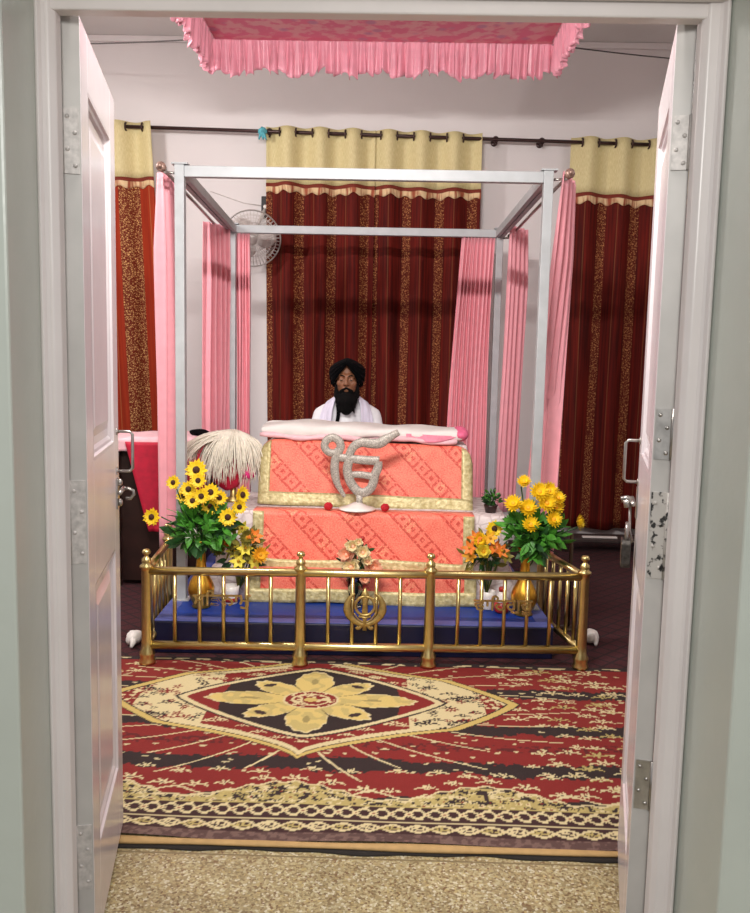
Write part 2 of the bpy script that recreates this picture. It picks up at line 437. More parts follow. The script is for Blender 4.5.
def d_handle(d, side, x, z, h, out):
    m = MB(); y = -side
    pts = [V(x, y*0, z-h/2), V(x, y*(out-.008), z-h/2), V(x, y*out, z-h/2+.008), V(x, y*out, z+h/2-.008), V(x, y*(out-.008), z+h/2), V(x, 0, z+h/2)]
    m.tube(pts, .0045, 10)
    for q in (-h/2, h/2): m.lathe([(.011, 0), (.011, .003), (.006, .005)], n=12, M=Matrix.Translation((x, 0, z+q)) @ Matrix.Rotation(side*PI/2, 4, 'X'))
    o = m.build('handle', M['steel'], d); o['label'] = 'steel D-shaped pull handle'; return o
def hinge(d, T, side, z0, z1, mat, label):
    y0, y1 = min(0, side*T), max(0, side*T)
    m = MB(); m.box(-.005, -.0015, y0+.004, y1-.004, z0, z1)
    for k in range(4):
        z = lerp(z0, z1, (k+.5)/4); yy = (y0+y1)/2 + (.008 if k % 2 else -.008)
        m.lathe([(.005, 0), (.004, .002)], n=10, M=Matrix.Translation((-.005, yy, z)) @ Matrix.Rotation(-PI/2, 4, 'Y'))
    m.tube([V(-.006, side*T, z0), V(-.006, side*T, z1)], .006, 10)
    o = m.build('hinge', mat, d); o['label'] = label
# left leaf: visible face looks to +x ; right leaf: visible face looks to -x
dl, L, T = door(1, -.695, PI/2 + math.atan2(.122, .6), 1, .035, 2.236, 'left pinkish white panelled door leaf swung into the room')
dr, L, T = door(2, .598, PI/2 - math.atan2(.15, .6), -1, .012, 2.236, 'right pinkish white panelled door leaf hung with a padlock')
d_handle(dl, 1, L-.05, 1.222, .118, .046)
d_handle(dr, -1, L-.05, 1.228, .122, .042)
for z0, z1 in ((1.02, 1.215), (.21, .375), (1.9, 2.04)): hinge(dl, T, 1, z0, z1, M['painted_steel'], 'painted-over butt hinge')
for z0, z1, mt, lb in ((1.93, 2.045, 'painted_steel', 'painted-over butt hinge'), (1.295, 1.41, 'steel', 'bare hinge with black screw heads'), (1.02, 1.22, 'dark_steel', 'hinge plate streaked with black grease'), (.46, .58, 'steel', 'worn bare hinge')):
    hinge(dr, T, -1, z0, z1, M['grimy' if mt == 'dark_steel' else mt], lb)
# sliding bolts on the leaves
m = MB(); x = L-.045
m.box(x-.02, x+.02, -.004, 0, 1.05, 1.14); m.tube([V(x-.06, -.014, 1.105), V(x+.035, -.014, 1.105)], .007, 10)
m.tube([V(x+.02, -.014, 1.105), V(x+.02, -.03, 1.107), V(x+.02, -.044, 1.10), V(x+.02, -.046, 1.088), V(x+.02, -.036, 1.076), V(x+.02, -.022, 1.076)], .005, 8)
for q in (1.068, 1.128): m.ell((x, -.008, q), .009, .008, .012)
m.build('bolt', M['steel'], dl)['label'] = 'steel latch with curled finger grip'
m = MB(); m.box(x-.02, x+.02, 0, .004, 1.06, 1.15); m.tube([V(x-.07, .014, 1.11), V(x+.05, .014, 1.11)], .007, 10)
m.tube([V(x+.01, .012, 1.11), V(x+.01, .03, 1.115), V(x+.01, .046, 1.11)], .009, 10); m.tube([V(x, .026, 1.09), V(x, .03, 1.112)], .011, 10)
m.tube([V(x, .02, 1.10), V(x, .018, 1.02), V(x, .008, .985)], .004, 8)
m.build('bolt', M['steel'], dr)['label'] = 'steel sliding bolt and hasp'
pk = 1.35; lk = MB()
lk.prism([(-.022, -.03), (.022, -.03), (.025, -.02), (.025, .022), (.018, .03), (-.018, .03), (-.025, .022), (-.025, -.02)], -.01, .01)
wp = dr.matrix_world
lk.v = [tuple(q*pk for q in p) for p in lk.v]
pl = thing('padlock', 'dark steel padlock hanging from the right door hasp', 'padlock', (.700, 2.43, .962), PI/2-.25)
lk.build('body', M['dark_steel'], pl, bevel=.003)
m = MB(); m.tube([V(-.018, 0, .038), V(-.018, 0, .07), V(-.010, 0, .085), V(.010, 0, .085), V(.018, 0, .07), V(.018, 0, .038)], .005, 8); m.build('shackle', M['steel'], pl)

# ------------------------------------------------------------------ floor coverings
def vnoise(x, y, seed=0):
    xi, yi = np.floor(x).astype(np.int64), np.floor(y).astype(np.int64); fx, fy = x-xi, y-yi
    fx = fx*fx*(3-2*fx); fy = fy*fy*(3-2*fy)
    def h(a, b):
        n = (a*374761393 + b*668265263 + seed*974711) & 0x7fffffff
        n = ((n ^ (n >> 13))*1274126177) & 0x7fffffff
        return (n ^ (n >> 16)) % 10007/10007.
    return (h(xi, yi)*(1-fx)+h(xi+1, yi)*fx)*(1-fy) + (h(xi, yi+1)*(1-fx)+h(xi+1, yi+1)*fx)*fy
def vn(x, y, seed):
    """rounder noise: two lattices turned against each other"""
    c, q = math.cos(.6), math.sin(.6)
    a = vnoise(x, y, seed); b = vnoise(c*x-q*y+3.3, q*x+c*y+1.7, seed+50)
    return np.clip((a+b-1)*.75+.5, 0, 1)
def rug_colours(X, Y):
    """X, Y metres: X measured from the medallion's centre, Y from its centre towards the altar"""
    L3 = lambda c: np.array(lin(c)[:3])
    red, dark, cream, tan, sand, deep = map(L3, ((130, 27, 23), (42, 26, 26), (216, 200, 154), (204, 178, 104), (184, 166, 104), (92, 20, 20)))
    C = np.zeros(X.shape+(3,)); C[:] = red
    def put(mask, col): C[mask] = col
    n1, n2, n3 = vn(X*26, Y*26, 1), vn(X*70, Y*70, 2), vn(X*9, Y*9, 3)
    ax, ay = np.abs(X), np.abs(Y)
    rnd = random.Random(4)
    def near(cx, cy, s): return np.nonzero((np.abs(X-cx) < s) & (np.abs(Y-cy) < s))[0]
    def flower(cx, cy, s, col, heart=None, pet=5, ph=0.):
        k = near(cx, cy, s*1.3)
        if not len(k): return
        dx, dy = X[k]-cx, (Y[k]-cy)*1.0; r = np.hypot(dx, dy); t = np.arctan2(dy, dx)
        C[k[r < s*(.66+.34*np.cos(pet*t+ph))]] = col
        if heart is not None: C[k[r < s*.26]] = heart
    def leaf(cx, cy, L_, W_, a, col):
        k = near(cx, cy, L_*1.1)
        if not len(k): return
        dx, dy = X[k]-cx, Y[k]-cy; u = dx*math.cos(a)+dy*math.sin(a); w = -dx*math.sin(a)+dy*math.cos(a)
        C[k[(np.abs(u) < L_) & (np.abs(w - .25*u*u/L_) < W_*np.sqrt(np.maximum(0, 1-(u/L_)**2)))]] = col
    def spray(cx, cy, s, c1, c2):
        """a blossom between curling leaves"""
        for a in (.3, 1.2, PI-.3, PI-1.2): leaf(cx+s*1.25*math.cos(a), cy+s*.8*math.sin(a)-.2*s, s*.6, s*.2, a, c1)
        leaf(cx-s*1.7, cy-.3*s, s*.5, s*.15, .5, c1); leaf(cx+s*1.7, cy-.3*s, s*.5, s*.15, PI-.5, c1)
        flower(cx, cy, s*.85, c1, c2, 5, rnd.uniform(0, 6))
    wob = .04*(n3-.5)
    soft = .03*(n2-.5)
    dk = (np.abs(Y+.585+wob+.02*ax) < .048+soft) | ((np.abs(Y+.26+wob) < .045+soft) & (ax > .5)) | ((np.abs(Y-.12+wob) < .05+soft) & (ax > .42))
    put(dk, dark); put((np.abs(Y+.42+wob) < .03) & (n2 > .55), deep)
    # sparse buds
    for _ in range(420):
        x, y = rnd.uniform(-1.5, 1.7), rnd.uniform(-.68, .45)
        leaf(x, y, rnd.uniform(.009, .016), .006, rnd.uniform(-.5, .5), cream*.9)
    # rays bending out of the star
    th = np.arctan2(Y*1.55, X); rr = np.hypot(X, Y*1.55)
    ph = (th + .34*np.sign(X)*np.sign(Y)*(rr-.8))*30/(2*PI)
    put((np.abs(ph-np.round(ph)) < .0055*30/(2*PI)/np.maximum(rr, .4)) & (rr < 1.02+.16*np.mod(np.round(ph), 2)) & (Y > -.72), cream)
    # blossoms up the side and above the border
    for y in np.arange(-.72, .5, .085):
        for k in range(5):
            x = .98+.11*math.sin(y*14)+k*.10+rnd.uniform(-.03, .03)
            for sg in (1, -1):
                spray(sg*x, y+rnd.uniform(-.03, .03), rnd.uniform(.018, .030), cream if (k+sg) % 3 else sand, rnd.choice([red, dark, sand]))
    for x in np.arange(-1.6, 1.8, .115):
        spray(x+rnd.uniform(-.02, .02), -.735+.04*math.cos(x*2*PI/.69)+rnd.uniform(-.02, .02), rnd.uniform(.018, .028), cream, rnd.choice([red, dark]))
    for x in np.arange(-1.6, 1.8, .15): spray(x+rnd.uniform(-.04, .04), -.655+rnd.uniform(-.02, .02), .020, cream, sand)
    # star band: four-tipped star with hollow corners
    def star(s):
        tx, ty, kx, ky = .90*s, .56*s, .615*s, .27*s
        upper = np.where(ax < kx, ty - (ty-ky)*(ax/kx)**.62, ky*np.maximum(0, 1-(ax-kx)/(tx-kx))**.85)
        return (ax < tx) & (ay < upper)
    ins = star(.965)
    ring_ = lambda s0, s1: star(s1) & ~star(s0)
    put(ins, red); put(ins & ~star(.89), cream)
    ends = ins & (ax > .43)
    put(ends, cream)
    keep = C.copy()
    for _ in range(330):
        x, y = rnd.uniform(0, .9), rnd.uniform(-.5, .5)
        for sx in (1, -1):
            if x > .45: (spray if rnd.random() < .5 else flower)(sx*x, y, rnd.uniform(.016, .026), dark if rnd.random() < .7 else red, cream)
            else: spray(sx*x, y, rnd.uniform(.012, .02), cream, deep)
    C[~ins] = keep[~ins]
    tipr = ins & (ax > .76); put(tipr, red); put(tipr & (n2 > .62), cream)
    put(ring_(.965, 1.02), tan); put(ring_(.955, .967), dark); put(ring_(1.018, 1.028), dark)
    # inner field round the flower
    lz = (ax/.55)**1.2 + (ay/.355)**1.2
    put(lz < 1.0, red); put((lz < 1.0) & (ax < .40-.12*ay), dark*.9)
    put((np.abs(lz-1.04) < .04), cream); put((np.abs(lz-1.10) < .018) & ins, dark)
    # eight-petalled flower
    yy = Y*1.32
    th = np.arctan2(yy, X); r = np.hypot(X, yy)
    k = np.mod(th/(PI/4)+.5, 1)-.5
    main = np.mod(np.round(th/(PI/4)), 2) == 0
    lim = np.where(main, .44+.03*(np.abs(X) > .2), .37)*(1-1.35*np.abs(k)**1.5) + .008*np.sin(k*40)
    pet = r < lim
    put(pet, tan*.62+sand*.62); put(pet & (n1 > .58), sand*1.1); put(pet & (np.abs(r-lim) < .014), cream)
    put(pet & (np.abs(np.abs(k)-.49) < .016) & (r > .13), sand*.6)
    put((((k/.15)**2 + ((r-.285)/.020)**2) < 1) & ~main, dark*1.6); put((((k/.07)**2 + ((r-.27)/.045)**2) < 1) & main, sand*.7)
    put(r < .125, cream); put((r < .12) & (np.abs(r-.10) < .014) & (n2 > .25), red); put((r < .075) & (n2 > .5), red); put(r < .03, tan)
    # border towards the door (YB metres from the front edge)
    YB = Y - (2.455-3.566); y0 = 2.455-3.566
    u = np.mod(X/.69+.5, 1)-.5
    arch = .265 + .105*np.maximum(0, 1-(np.abs(u)/.40)**1.6) + .007*np.sin(X*75)
    put((YB < .285+.015*np.sin(X*20)) & (np.abs(u) > .33), dark)
    a2 = (YB < arch) & (YB > .23)
    put(a2, sand*.95); put(a2 & (n2 > .62), dark*1.2)
    keep = C.copy(); hid = (YB >= arch)
    for x in np.arange(-1.65, 1.85, .034):
        for q in range(4): 
            (flower if rnd.random() < .7 else spray)(x+rnd.uniform(-.01, .01), y0+.24+q*.032+rnd.uniform(-.008, .008), rnd.uniform(.012, .018), [sand*1.1, cream, cream, dark][rnd.randrange(4)], rnd.choice([None, dark, red]))
    C[hid] = keep[hid]
    put(np.abs(YB-arch-.006) < .0055, cream)
    wv = .022*np.sin(X*2*PI/.23); put((np.abs(YB-.305-wv) < .005) & (np.abs(u) > .30), cream)
    low = YB < .235
    put(low, dark*.8+deep*.2)
    for f, a, o in ((.118, .026, .185), (.118, -.026, .185), (.16, .022, .09), (.16, -.022, .09)):
        put(low & (np.abs(YB-o-a*np.sin(X*2*PI/f)) < .0068), cream)
    for x in np.arange(-1.65, 1.85, .059): flower(x, y0+.185, .016, cream, red, 4, .8); leaf(x+.03, y0+.216, .014, .006, .4, cream); leaf(x+.03, y0+.154, .014, .006, -.4, cream)
    for n_, x in enumerate(np.arange(-1.65, 1.85, .08)): spray(x, y0+.088, .019, sand if n_ % 2 else cream, dark)
    put(np.abs(YB-.132) < .0045, cream*.9); put(np.abs(YB-.231) < .005, sand)
    put(YB < .048, L3((88, 62, 58))); put((YB < .048) & (n2 > .55), L3((116, 90, 82)))
    # far edge under the railing
    put(Y > .44, dark); put((Y > .445) & (Y < .47) & (vn(X*30, Y*60, 41) > .58), cream)
    return C
rug = thing('patterned_rug', 'red and cream medallion rug spread before the brass railing', 'rug')
m = MB(); RX0, RX1, RY0, RY1 = -1.75, 1.32, 2.457, 4.055; NU, NVv = 600, 210
def rugp(u, v):
    x, y = lerp(RX0, RX1, u), lerp(RY0, RY1, v)
    e = math.exp(-((y-RY0)/.09)**2)
    return V(x, y, .013 + .006*e*(1+math.sin(x*7+1)) + .0015*math.sin(x*9+y*4))
m.sheet(rugp, NU, NVv)
o = m.build('pile', None, rug)
xs = np.tile(np.linspace(RX0, RX1, NU+1), NVv+1); ys = np.repeat(np.linspace(RY0, RY1, NVv+1), NU+1)
cols = rug_colours(xs+.32, ys-3.566)
ca = o.data.color_attributes.new('rug_pattern', 'FLOAT_COLOR', 'POINT')
ca.data.foreach_set('color', np.concatenate([cols, np.ones((len(cols), 1))], 1).astype(np.float32).ravel())
t = NT('woven_rug_pile'); at = t.n('ShaderNodeAttribute', attribute_name='rug_pattern')
nz = t.noise(t.coord(), 260, 2); t.bump(nz, .5, .003)
o.data.materials.append(t.fin(t.mix(1.0, at.outputs['Color'], t.mix(nz, (.72, .72, .72, 1), (1.05, 1.03, 1.0, 1)), 'MULTIPLY'), .9))
m = MB()
def roll(n_): return [(2.452 + .006*math.sin(a), .0085+.0075*math.cos(a)) for a in np.linspace(0, 2*PI, n_, endpoint=False)]
N = 90; sec = 10; vs = []
for i in range(N+1):
    x = lerp(RX0, RX1, i/N); w = .5+.5*math.sin(x*6.1+.6)+.25*math.sin(x*13)
    for k in range(sec):
        a = 2*PI*k/sec; vs.append(V(x, 2.447 + (.013+.005*w)*math.sin(a), .0105 + (.0065+.003*w)*math.cos(a)))
m.add(vs, [(i*sec+k, i*sec+(k+1) % sec, (i+1)*sec+(k+1) % sec, (i+1)*sec+k) for i in range(N) for k in range(sec)] + [tuple(range(sec)), tuple(range(N*sec, N*sec+sec))])
m.build('edge_binding', simple('tan_binding_tape', (176, 142, 92), .8, var=.1), rug)['label'] = 'tan taped front edge'
m = MB()
m.sheet(lambda u, v: V(lerp(RX0, RX1, u), 2.420+.026*v+.006*math.sin(u*31)+.004*math.sin(u*77), .002+.004*v), 120, 2)
m.build('backing', simple('black_rug_backing', (30, 24, 20), .9), rug, solid=.003)
m = MB(); m.box(XL+.01, XR-.01, 3.9, YW-.01, .001, .008); m.box(XL+.01, -1.76, 2.6, 3.9, .001, .008); m.box(1.325, XR-.01, 2.6, 3.9, .001, .008)
tag(m.build('maroon_carpet', M['maroon']), 'dark maroon lattice carpet covering the rear floor', 'carpet')

# ------------------------------------------------------------------ blue platform
RZ = math.radians(1.6)
plat = thing('blue_platform', 'low royal blue platform inside the brass railing', 'platform', (-1.17, 4.115, .008), RZ)
PW, PD, PH = 2.03, 2.46, .172
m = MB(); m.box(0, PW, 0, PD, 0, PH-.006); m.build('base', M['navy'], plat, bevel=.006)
m = MB(); m.box(0, PW, 0, .075, PH-.006, PH); m.box(0, .075, .075, PD, PH-.006, PH); m.box(PW-.075, PW, .075, PD, PH-.006, PH); m.build('edge_band', M['lilac_band'], plat, bevel=.002)['label'] = 'lilac blue edging band'
m = MB(); m.box(.075, PW-.075, .075, PD, PH-.006, PH-.001); m.build('top_cover', M['blue'], plat)
PT = .18

# ------------------------------------------------------------------ aluminium four-post frame
fx0, fx1, fy0, fy1, fz = -1.122, .792, 4.50, 6.40, 2.500
fm = thing('four_poster', 'tall silver aluminium four-post frame around the altar', 'frame')
def gx(y, s): return lerp(fx0, -1.203, (y-fy0)/(fy1-fy0)) if s < 0 else lerp(fx1, .786, (y-fy0)/(fy1-fy0))
for s in (-1, 1):
    for y in (fy0, fy1):
        x = gx(y, s); m = MB(); m.box(x-.025, x+.025, y-.025, y+.025, PT, fz); m.build('post', M['aluminium'], fm, bevel=.003)
        m = MB(); m.box(x-.045, x+.045, y-.045, y+.045, PT, PT+.006); m.build('foot_plate', M['aluminium'], fm)
        m = MB(); m.box(x-.04, x+.045, y-.03, y+.03, fz, fz+.008); m.build('cap_plate', M['aluminium'], fm)
for y in (fy0, fy1):
    m = MB(); m.box(gx(y, -1)+.025, gx(y, 1)-.025, y-.02, y+.02, fz-.062, fz-.005); m.build('cross_rail', M['aluminium'], fm, bevel=.003)
for s in (-1, 1):
    a, b = V(gx(fy0, s), fy0+.025, 0), V(gx(fy1, s), fy1-.025, 0)
    m = MB()
    for dx in (-.018, .018): m.add([V(p.x+dx+q, p.y, z) for p in (a, b) for q in (-.014, .014) for z in (fz-.062, fz-.01)], [(0,1,3,2), (4,6,7,5), (0,4,5,1), (2,3,7,6), (0,2,6,4), (1,5,7,3)], False)
    m.build('side_rail', M['aluminium'], fm, bevel=.002)
def side_rod(s):
    x0, x1 = (-1.212, -1.30) if s < 0 else (.895, .872)
    r = thing('curtain_rod', 'steel side curtain rod on the %s of the silver frame' % ('left' if s < 0 else 'right'), 'rod', (0, 0, 0), group=None)
    m = MB(); m.tube([V(x0, 4.47, 2.482), V(x1, 6.44, 2.457)], .010, 10); m.build('tube', M['steel'], r)
    m = MB()
    for k, q in enumerate((0, .03, .06)): m.ell((x0, 4.455+q, 2.482), .026-.004*k, .014, .026-.004*k)
    m.ell((x0, 4.435, 2.482), .014, .014, .014); m.build('finial', simple('rod_finial', (150, 120, 108), .35, .3, var=.5, scale=90), r)
    m = MB(); m.ell((x1, 6.45, 2.457), .022, .02, .022); m.build('end_knob', M['black_plastic'], r)
    for y in (fy0, fy1):
        x = lerp(x0, x1, (y-4.47)/1.97); zr = lerp(2.482, 2.457, (y-4.47)/1.97); xe = gx(y, s)+s*.025
        m = MB(); m.tube([V(xe, y+.012, zr-.02), V(x, y+.012, zr-.016)], .007, 8); m.tube([V(x+.016*math.cos(a), y+.012, zr+.016*math.sin(a)) for a in np.linspace(0, 2*PI, 14, endpoint=False)], .004, 6, closed=True)
        m.build('bracket', M['steel'], r)
    return x0, x1
side_rod(-1); side_rod(1)

def drape(name, label, group, top0, top1, bot0, bot1, folds, amp, mat, nv=26, mid=None, wave='y', seed=1):
    """hanging pleated cloth between two top points and two bottom points"""
    rnd = random.Random(seed); ph = [rnd.uniform(0, 6) for _ in range(6)]
    top0, top1, bot0, bot1 = map(Vector, (top0, top1, bot0, bot1))
    d = (top1-top0); d.z = 0; d.normalize(); nrm = V(-d.y, d.x, 0)
    nu = folds*12
    def fn(u, v):
        a = top0.lerp(top1, u); b = bot0.lerp(bot1, u); p = a.lerp(b, v)
        if mid: p += Vector(mid)*(4*v*(1-v))
        am = amp*(.55+.45*min(1, v*5))*(1+.35*math.sin(u*5+ph[0]))
        w = math.sin(2*PI*folds*u + .5*math.sin(3*u+ph[1]) + .35*math.sin(v*3+ph[2])) + .3*math.sin(2*PI*folds*2.1*u+ph[3]+v)
        return p + nrm*(w*am) + d*(.004*math.sin(v*7+u*9+ph[4]))
    m = MB(); m.sheet(fn, nu, nv, uvf=lambda u, v: (u, v))
    o = m.build(name, mat, solid=.0025); tag(o, label, 'curtain', group); return o
PC = 'pink satin curtains of the altar frame'
drape('pink_curtain', 'straight pink curtain beside the front left silver post, behind the sunflowers', PC, (-1.262, 4.66, 2.50), (-1.28, 5.02, 2.50), (-1.245, 4.67, .42), (-1.25, 4.98, .48), 5, .036, M['pink'], seed=1)
drape('pink_curtain', 'pink curtain bunched on the left rod by the rear left post', PC, (-1.345, 6.06, 2.465), (-1.195, 6.25, 2.455), (-1.35, 6.04, .60), (-1.195, 6.24, .60), 5, .030, M['pink'], seed=2)
drape('pink_curtain', 'narrow pink curtain under the rear crossbar beside the wall fan', PC, (-1.17, 6.40, 2.435), (-1.075, 6.40, 2.435), (-1.165, 6.41, .22), (-1.06, 6.41, .22), 4, .020, M['pink'], seed=3)
drape('pink_curtain', 'widest finely pleated pink curtain under the rear crossbar', PC, (.505, 6.40, 2.435), (.755, 6.40, 2.435), (.43, 6.41, .22), (.745, 6.41, .22), 9, .020, M['pink'], mid=(-.015, 0, 0), seed=4)
drape('pink_curtain', 'loosely gathered pink curtain on right rod by the rear right post', PC, (.825, 6.10, 2.485), (.955, 6.27, 2.475), (.80, 6.08, .42), (.915, 6.26, .42), 4, .032, M['pink'], seed=5)
drape('pink_curtain', 'slanting pink curtain beside the front right post, behind the chrysanthemums', PC, (.87, 4.48, 2.50), (.99, 4.84, 2.50), (.80, 4.92, .36), (.915, 4.60, .42), 4, .030, M['pink'], seed=6)

# ------------------------------------------------------------------ wall curtains
ROD = lambda x: 3.329 - .0174*(x+1)
r = thing('curtain_pole', 'long dark brown curtain pole across the back wall', 'curtain pole')
m = MB(); m.tube([V(-2.75, 7.0, ROD(-2.75)), V(2.75, 7.0, ROD(2.75))], .0145, 12); m.build('tube', M['rod'], r)
for x in (-1.02, .80, 1.17):
    m = MB(); z = ROD(x); m.tube([V(x, YW, z-.005), V(x, 7.0, z-.005)], .008, 8); m.lathe([(.028, 0), (.028, .008), (.018, .012)], n=14, M=Matrix.Translation((x, YW, z)) @ Matrix.Rotation(PI/2, 4, 'X'))
    m.tube([V(x+.014*math.cos(a)*1.5, 7.0, z+.021*math.sin(a)) for a in np.linspace(0, 2*PI, 14, endpoint=False)], .006, 6, closed=True); m.tube([V(x, 7.0, z-.02), V(x, 7.0, z-.045)], .009, 8)
    m.build('bracket', M['rod'], r)
for x in (-2.75, 2.75):
    m = MB(); m.ell((x, 7.0, ROD(x)), .04, .03, .03); m.build('finial', M['rod'], r)
LAM = .265
def wall_curtain(label, x0t, x1t, x0b, x1b, zb, phase, mat, group='rust red wall curtains with cream headers'):
    c = thing('wall_curtain', label, 'curtain', group=group)
    W = x1t-x0t; rnd = random.Random(int(x0t*100)); p1, p2 = rnd.uniform(0, 6), rnd.uniform(0, 6)
    zt = lambda x: ROD(x)+.042
    def pos(u, z):
        xt = lerp(x0t, x1t, u); v = max(0, min(1, (zt(xt)-z)/(zt(xt)-zb))); x = lerp(xt, lerp(x0b, x1b, u), v)
        a = .040*(1+.35*v*math.sin(u*7+p1)); s = math.sin(2*PI*(xt-x0t)/LAM+phase + .5*v*math.sin(u*5+p2))
        y = 7.0 + a*s + .010*v*math.sin(u*40+p2); x += .012*v*math.sin(u*17+v*3+p1)
        return V(x, min(y, YW-.02), z)
    nu = max(24, int(W/LAM*16))
    hz = lambda u: zt(lerp(x0t, x1t, u))-.44+.006*math.sin(u*9)
    fz_ = lambda u: hz(u)-.078
    m = MB(); m.sheet(lambda u, v: pos(u, lerp(hz(u), zt(lerp(x0t, x1t, u)), v)), nu, 6, uvf=lambda u, v: (u*W, v*.44)); m.build('header', M['cream'], c, solid=.003)
    m = MB(); m.sheet(lambda u, v: pos(u, lerp(fz_(u)+.012*math.sin(u*W*55)*(1-v), hz(u), v)) + V(0, -.007, 0), nu*2, 4, uvf=lambda u, v: (u*W, v)); m.build('fringe', M['fringe'], c, solid=.004)
    m = MB(); m.sheet(lambda u, v: pos(u, lerp(zb+.01*math.sin(u*11), hz(u)-.004, v)), nu, 30, uvf=lambda u, v: (u*W*1.0, v*2.8)); m.build('drape', mat, c, solid=.003)
    k = 0; x = x0t
    while True:                      # eyelets where the cloth crosses the pole
        xx = x0t + LAM*(k*.5) - phase/(2*PI)*LAM; k += 1
        if xx > x1t-.02: break
        if xx < x0t+.02: continue
        m = MB(); z = ROD(xx); m.tube([V(xx, 7.0+.030*math.cos(a), z+.030*math.sin(a)) for a in np.linspace(0, 2*PI, 16, endpoint=False)], .0075, 7, closed=True); m.build('eyelet', M['rod'], c)
    return c
wall_curtain('lighter rust curtain beside the left door, above the covered table', -2.62, -1.975, -2.6, -1.80, .35, 2.2, M['rust_left'])
wall_curtain('rust red wall curtain hanging behind the seated man', -1.05, -.165, -1.03, -.15, .14, .5, M['rust'])
wall_curtain('dark red wall curtain between the man and the wide pleated pink curtain', -.175, .69, -.16, .70, .14, 1.9, M['rust'])
wall_curtain('dark red wall curtain beside the padlocked right door', 1.41, 2.42, 1.40, 2.40, .15, 1.2, M['rust'])
m = MB(); rnd = random.Random(3)
m.ell((-1.075, 6.985, ROD(-1.07)-.005), .036, .032, .034, fn=lambda p: p*(1+.25*noise.noise(p*60)))
for a in (-.5, .2, .7): m.tube([V(-1.075, 6.965, ROD(-1.07)-.01), V(-1.075+.03*a, 6.955, ROD(-1.07)-.045), V(-1.075+.05*a, 6.96, ROD(-1.07)-.075)], [.014, .011, .006], 8)
tag(m.build('knotted_rag', M['teal']), 'teal rag knotted around the dark curtain pole', 'rag')

# ------------------------------------------------------------------ pink ceiling canopy
cn = thing('cloth_canopy', 'pink damask cloth canopy with satin ruffle hung near the ceiling', 'canopy')
cx0, cx1, cy0, cy1, cz = -1.19, .985, 3.75, 5.70, 3.565
m = MB(); m.sheet(lambda u, v: V(lerp(cx0, cx1, u), lerp(cy0, cy1, v), cz - .05*math.sin(PI*u)*math.sin(PI*v)), 24, 24, uvf=lambda u, v: (u, v)); m.build('top_cloth', M['damask'], cn, solid=.004)
def ruffle(p0, p1, out, seed):
    p0, p1, out = Vector(p0), Vector(p1), Vector(out); L_ = (p1-p0).length; n_ = int(L_*26); rnd = random.Random(seed)
    ph = [rnd.uniform(0, 6) for _ in range(5)]
    d = (p1-p0).normalized()
    def fn(u, v):
        p = p0.lerp(p1, u); s = u*L_
        g = .55*math.sin(s*105+1.4*math.sin(s*9+ph[0])+ph[1]) + .5*math.sin(s*171+1.6*math.sin(s*13+ph[2])+ph[3]) + .35*math.sin(s*29+ph[4])
        a = .006 + .022*v
        drop = .215*v*(1+.08*math.sin(s*17+ph[2])+.06*math.sin(s*47+ph[0])+.05*math.sin(s*131))
        return p + out*(.012+g*a+.03*v) + d*(.012*v*math.sin(s*120+ph[1])) + V(0, 0, .02-drop)
    m = MB(); m.sheet(fn, n_*14, 10); m.build('ruffle', M['ruffle'], cn, solid=.002)
ruffle((cx0-.05, cy1, cz), (cx1+.05, cy1, cz), (0, 1, 0), 1); ruffle((cx0, cy0, cz), (cx1, cy0, cz), (0, -1, 0), 2)
ruffle((cx0, cy0, cz), (cx0, cy1+.04, cz), (-1, 0, 0), 3); ruffle((cx1, cy0, cz), (cx1, cy1+.04, cz), (1, 0, 0), 4)
def wire(label, a, b, sag=.03):
    a, b = Vector(a), Vector(b); m = MB()
    m.tube([a.lerp(b, k/10)+V(0, 0, -sag*4*(k/10)*(1-k/10)) for k in range(11)], .0045, 6); tag(m.build('canopy_wire', M['wire']), label, 'wire', 'wires holding the pink canopy')
wire('thin dark wire from the pink canopy to the left wall', (cx0-.01, 5.69, cz), (XL, 6.4, 3.78)); wire('thin dark wire from the pink canopy to the right wall', (cx1+.01, 5.69, cz-.01), (XR, 7.0, 3.90))
wire('fainter upper wire from the canopy front towards the left wall', (cx0-.01, 3.76, cz), (XL, 5.2, 3.95)); wire('thin wire from the canopy front to the right wall', (cx1+.01, 3.76, cz), (XR, 3.0, 3.75))
for s in (0, 1): pass

# ------------------------------------------------------------------ wall fan
fan = thing('wall_fan', 'grey wall fan in a wire cage behind the rear left post', 'fan', (-1.125, 6.80, 2.455))
Rt = Matrix.Rotation(math.radians(24), 4, 'X') @ Matrix.Rotation(math.radians(8), 4, 'Z')
def fp(r, a, y): return Rt @ V(r*math.cos(a), y, r*math.sin(a))
FR = .225
for nm, yy, sg in (('front_guard', -.055, -1), ('rear_guard', .055, 1)):
    m = MB()
    for k, rr in enumerate((.04, .08, .12, .155, .19, FR)):
        y = sg*(.06*(1-(rr/FR)**2)); m.tube([fp(rr, a, y) for a in np.linspace(0, 2*PI, 40, endpoint=False)], .0022 if rr < FR else .006, 5, closed=True)
    for k in range(48):
        a = 2*PI*k/48; m.tube([fp(rr, a, sg*(.06*(1-(rr/FR)**2))) for rr in (.04, .10, .16, FR)], .0020, 5)
    m.build(nm, M['fan_grey'], fan)
m = MB(); m.lathe([(.03, -.06), (.045, -.05), (.05, -.02), (.05, .10), (.035, .13)], n=18, M=Rt @ Matrix.Rotation(PI/2, 4, 'X') @ Matrix.Scale(-1, 4, (0, 0, 1))); m.build('motor', M['fan_grey'], fan)
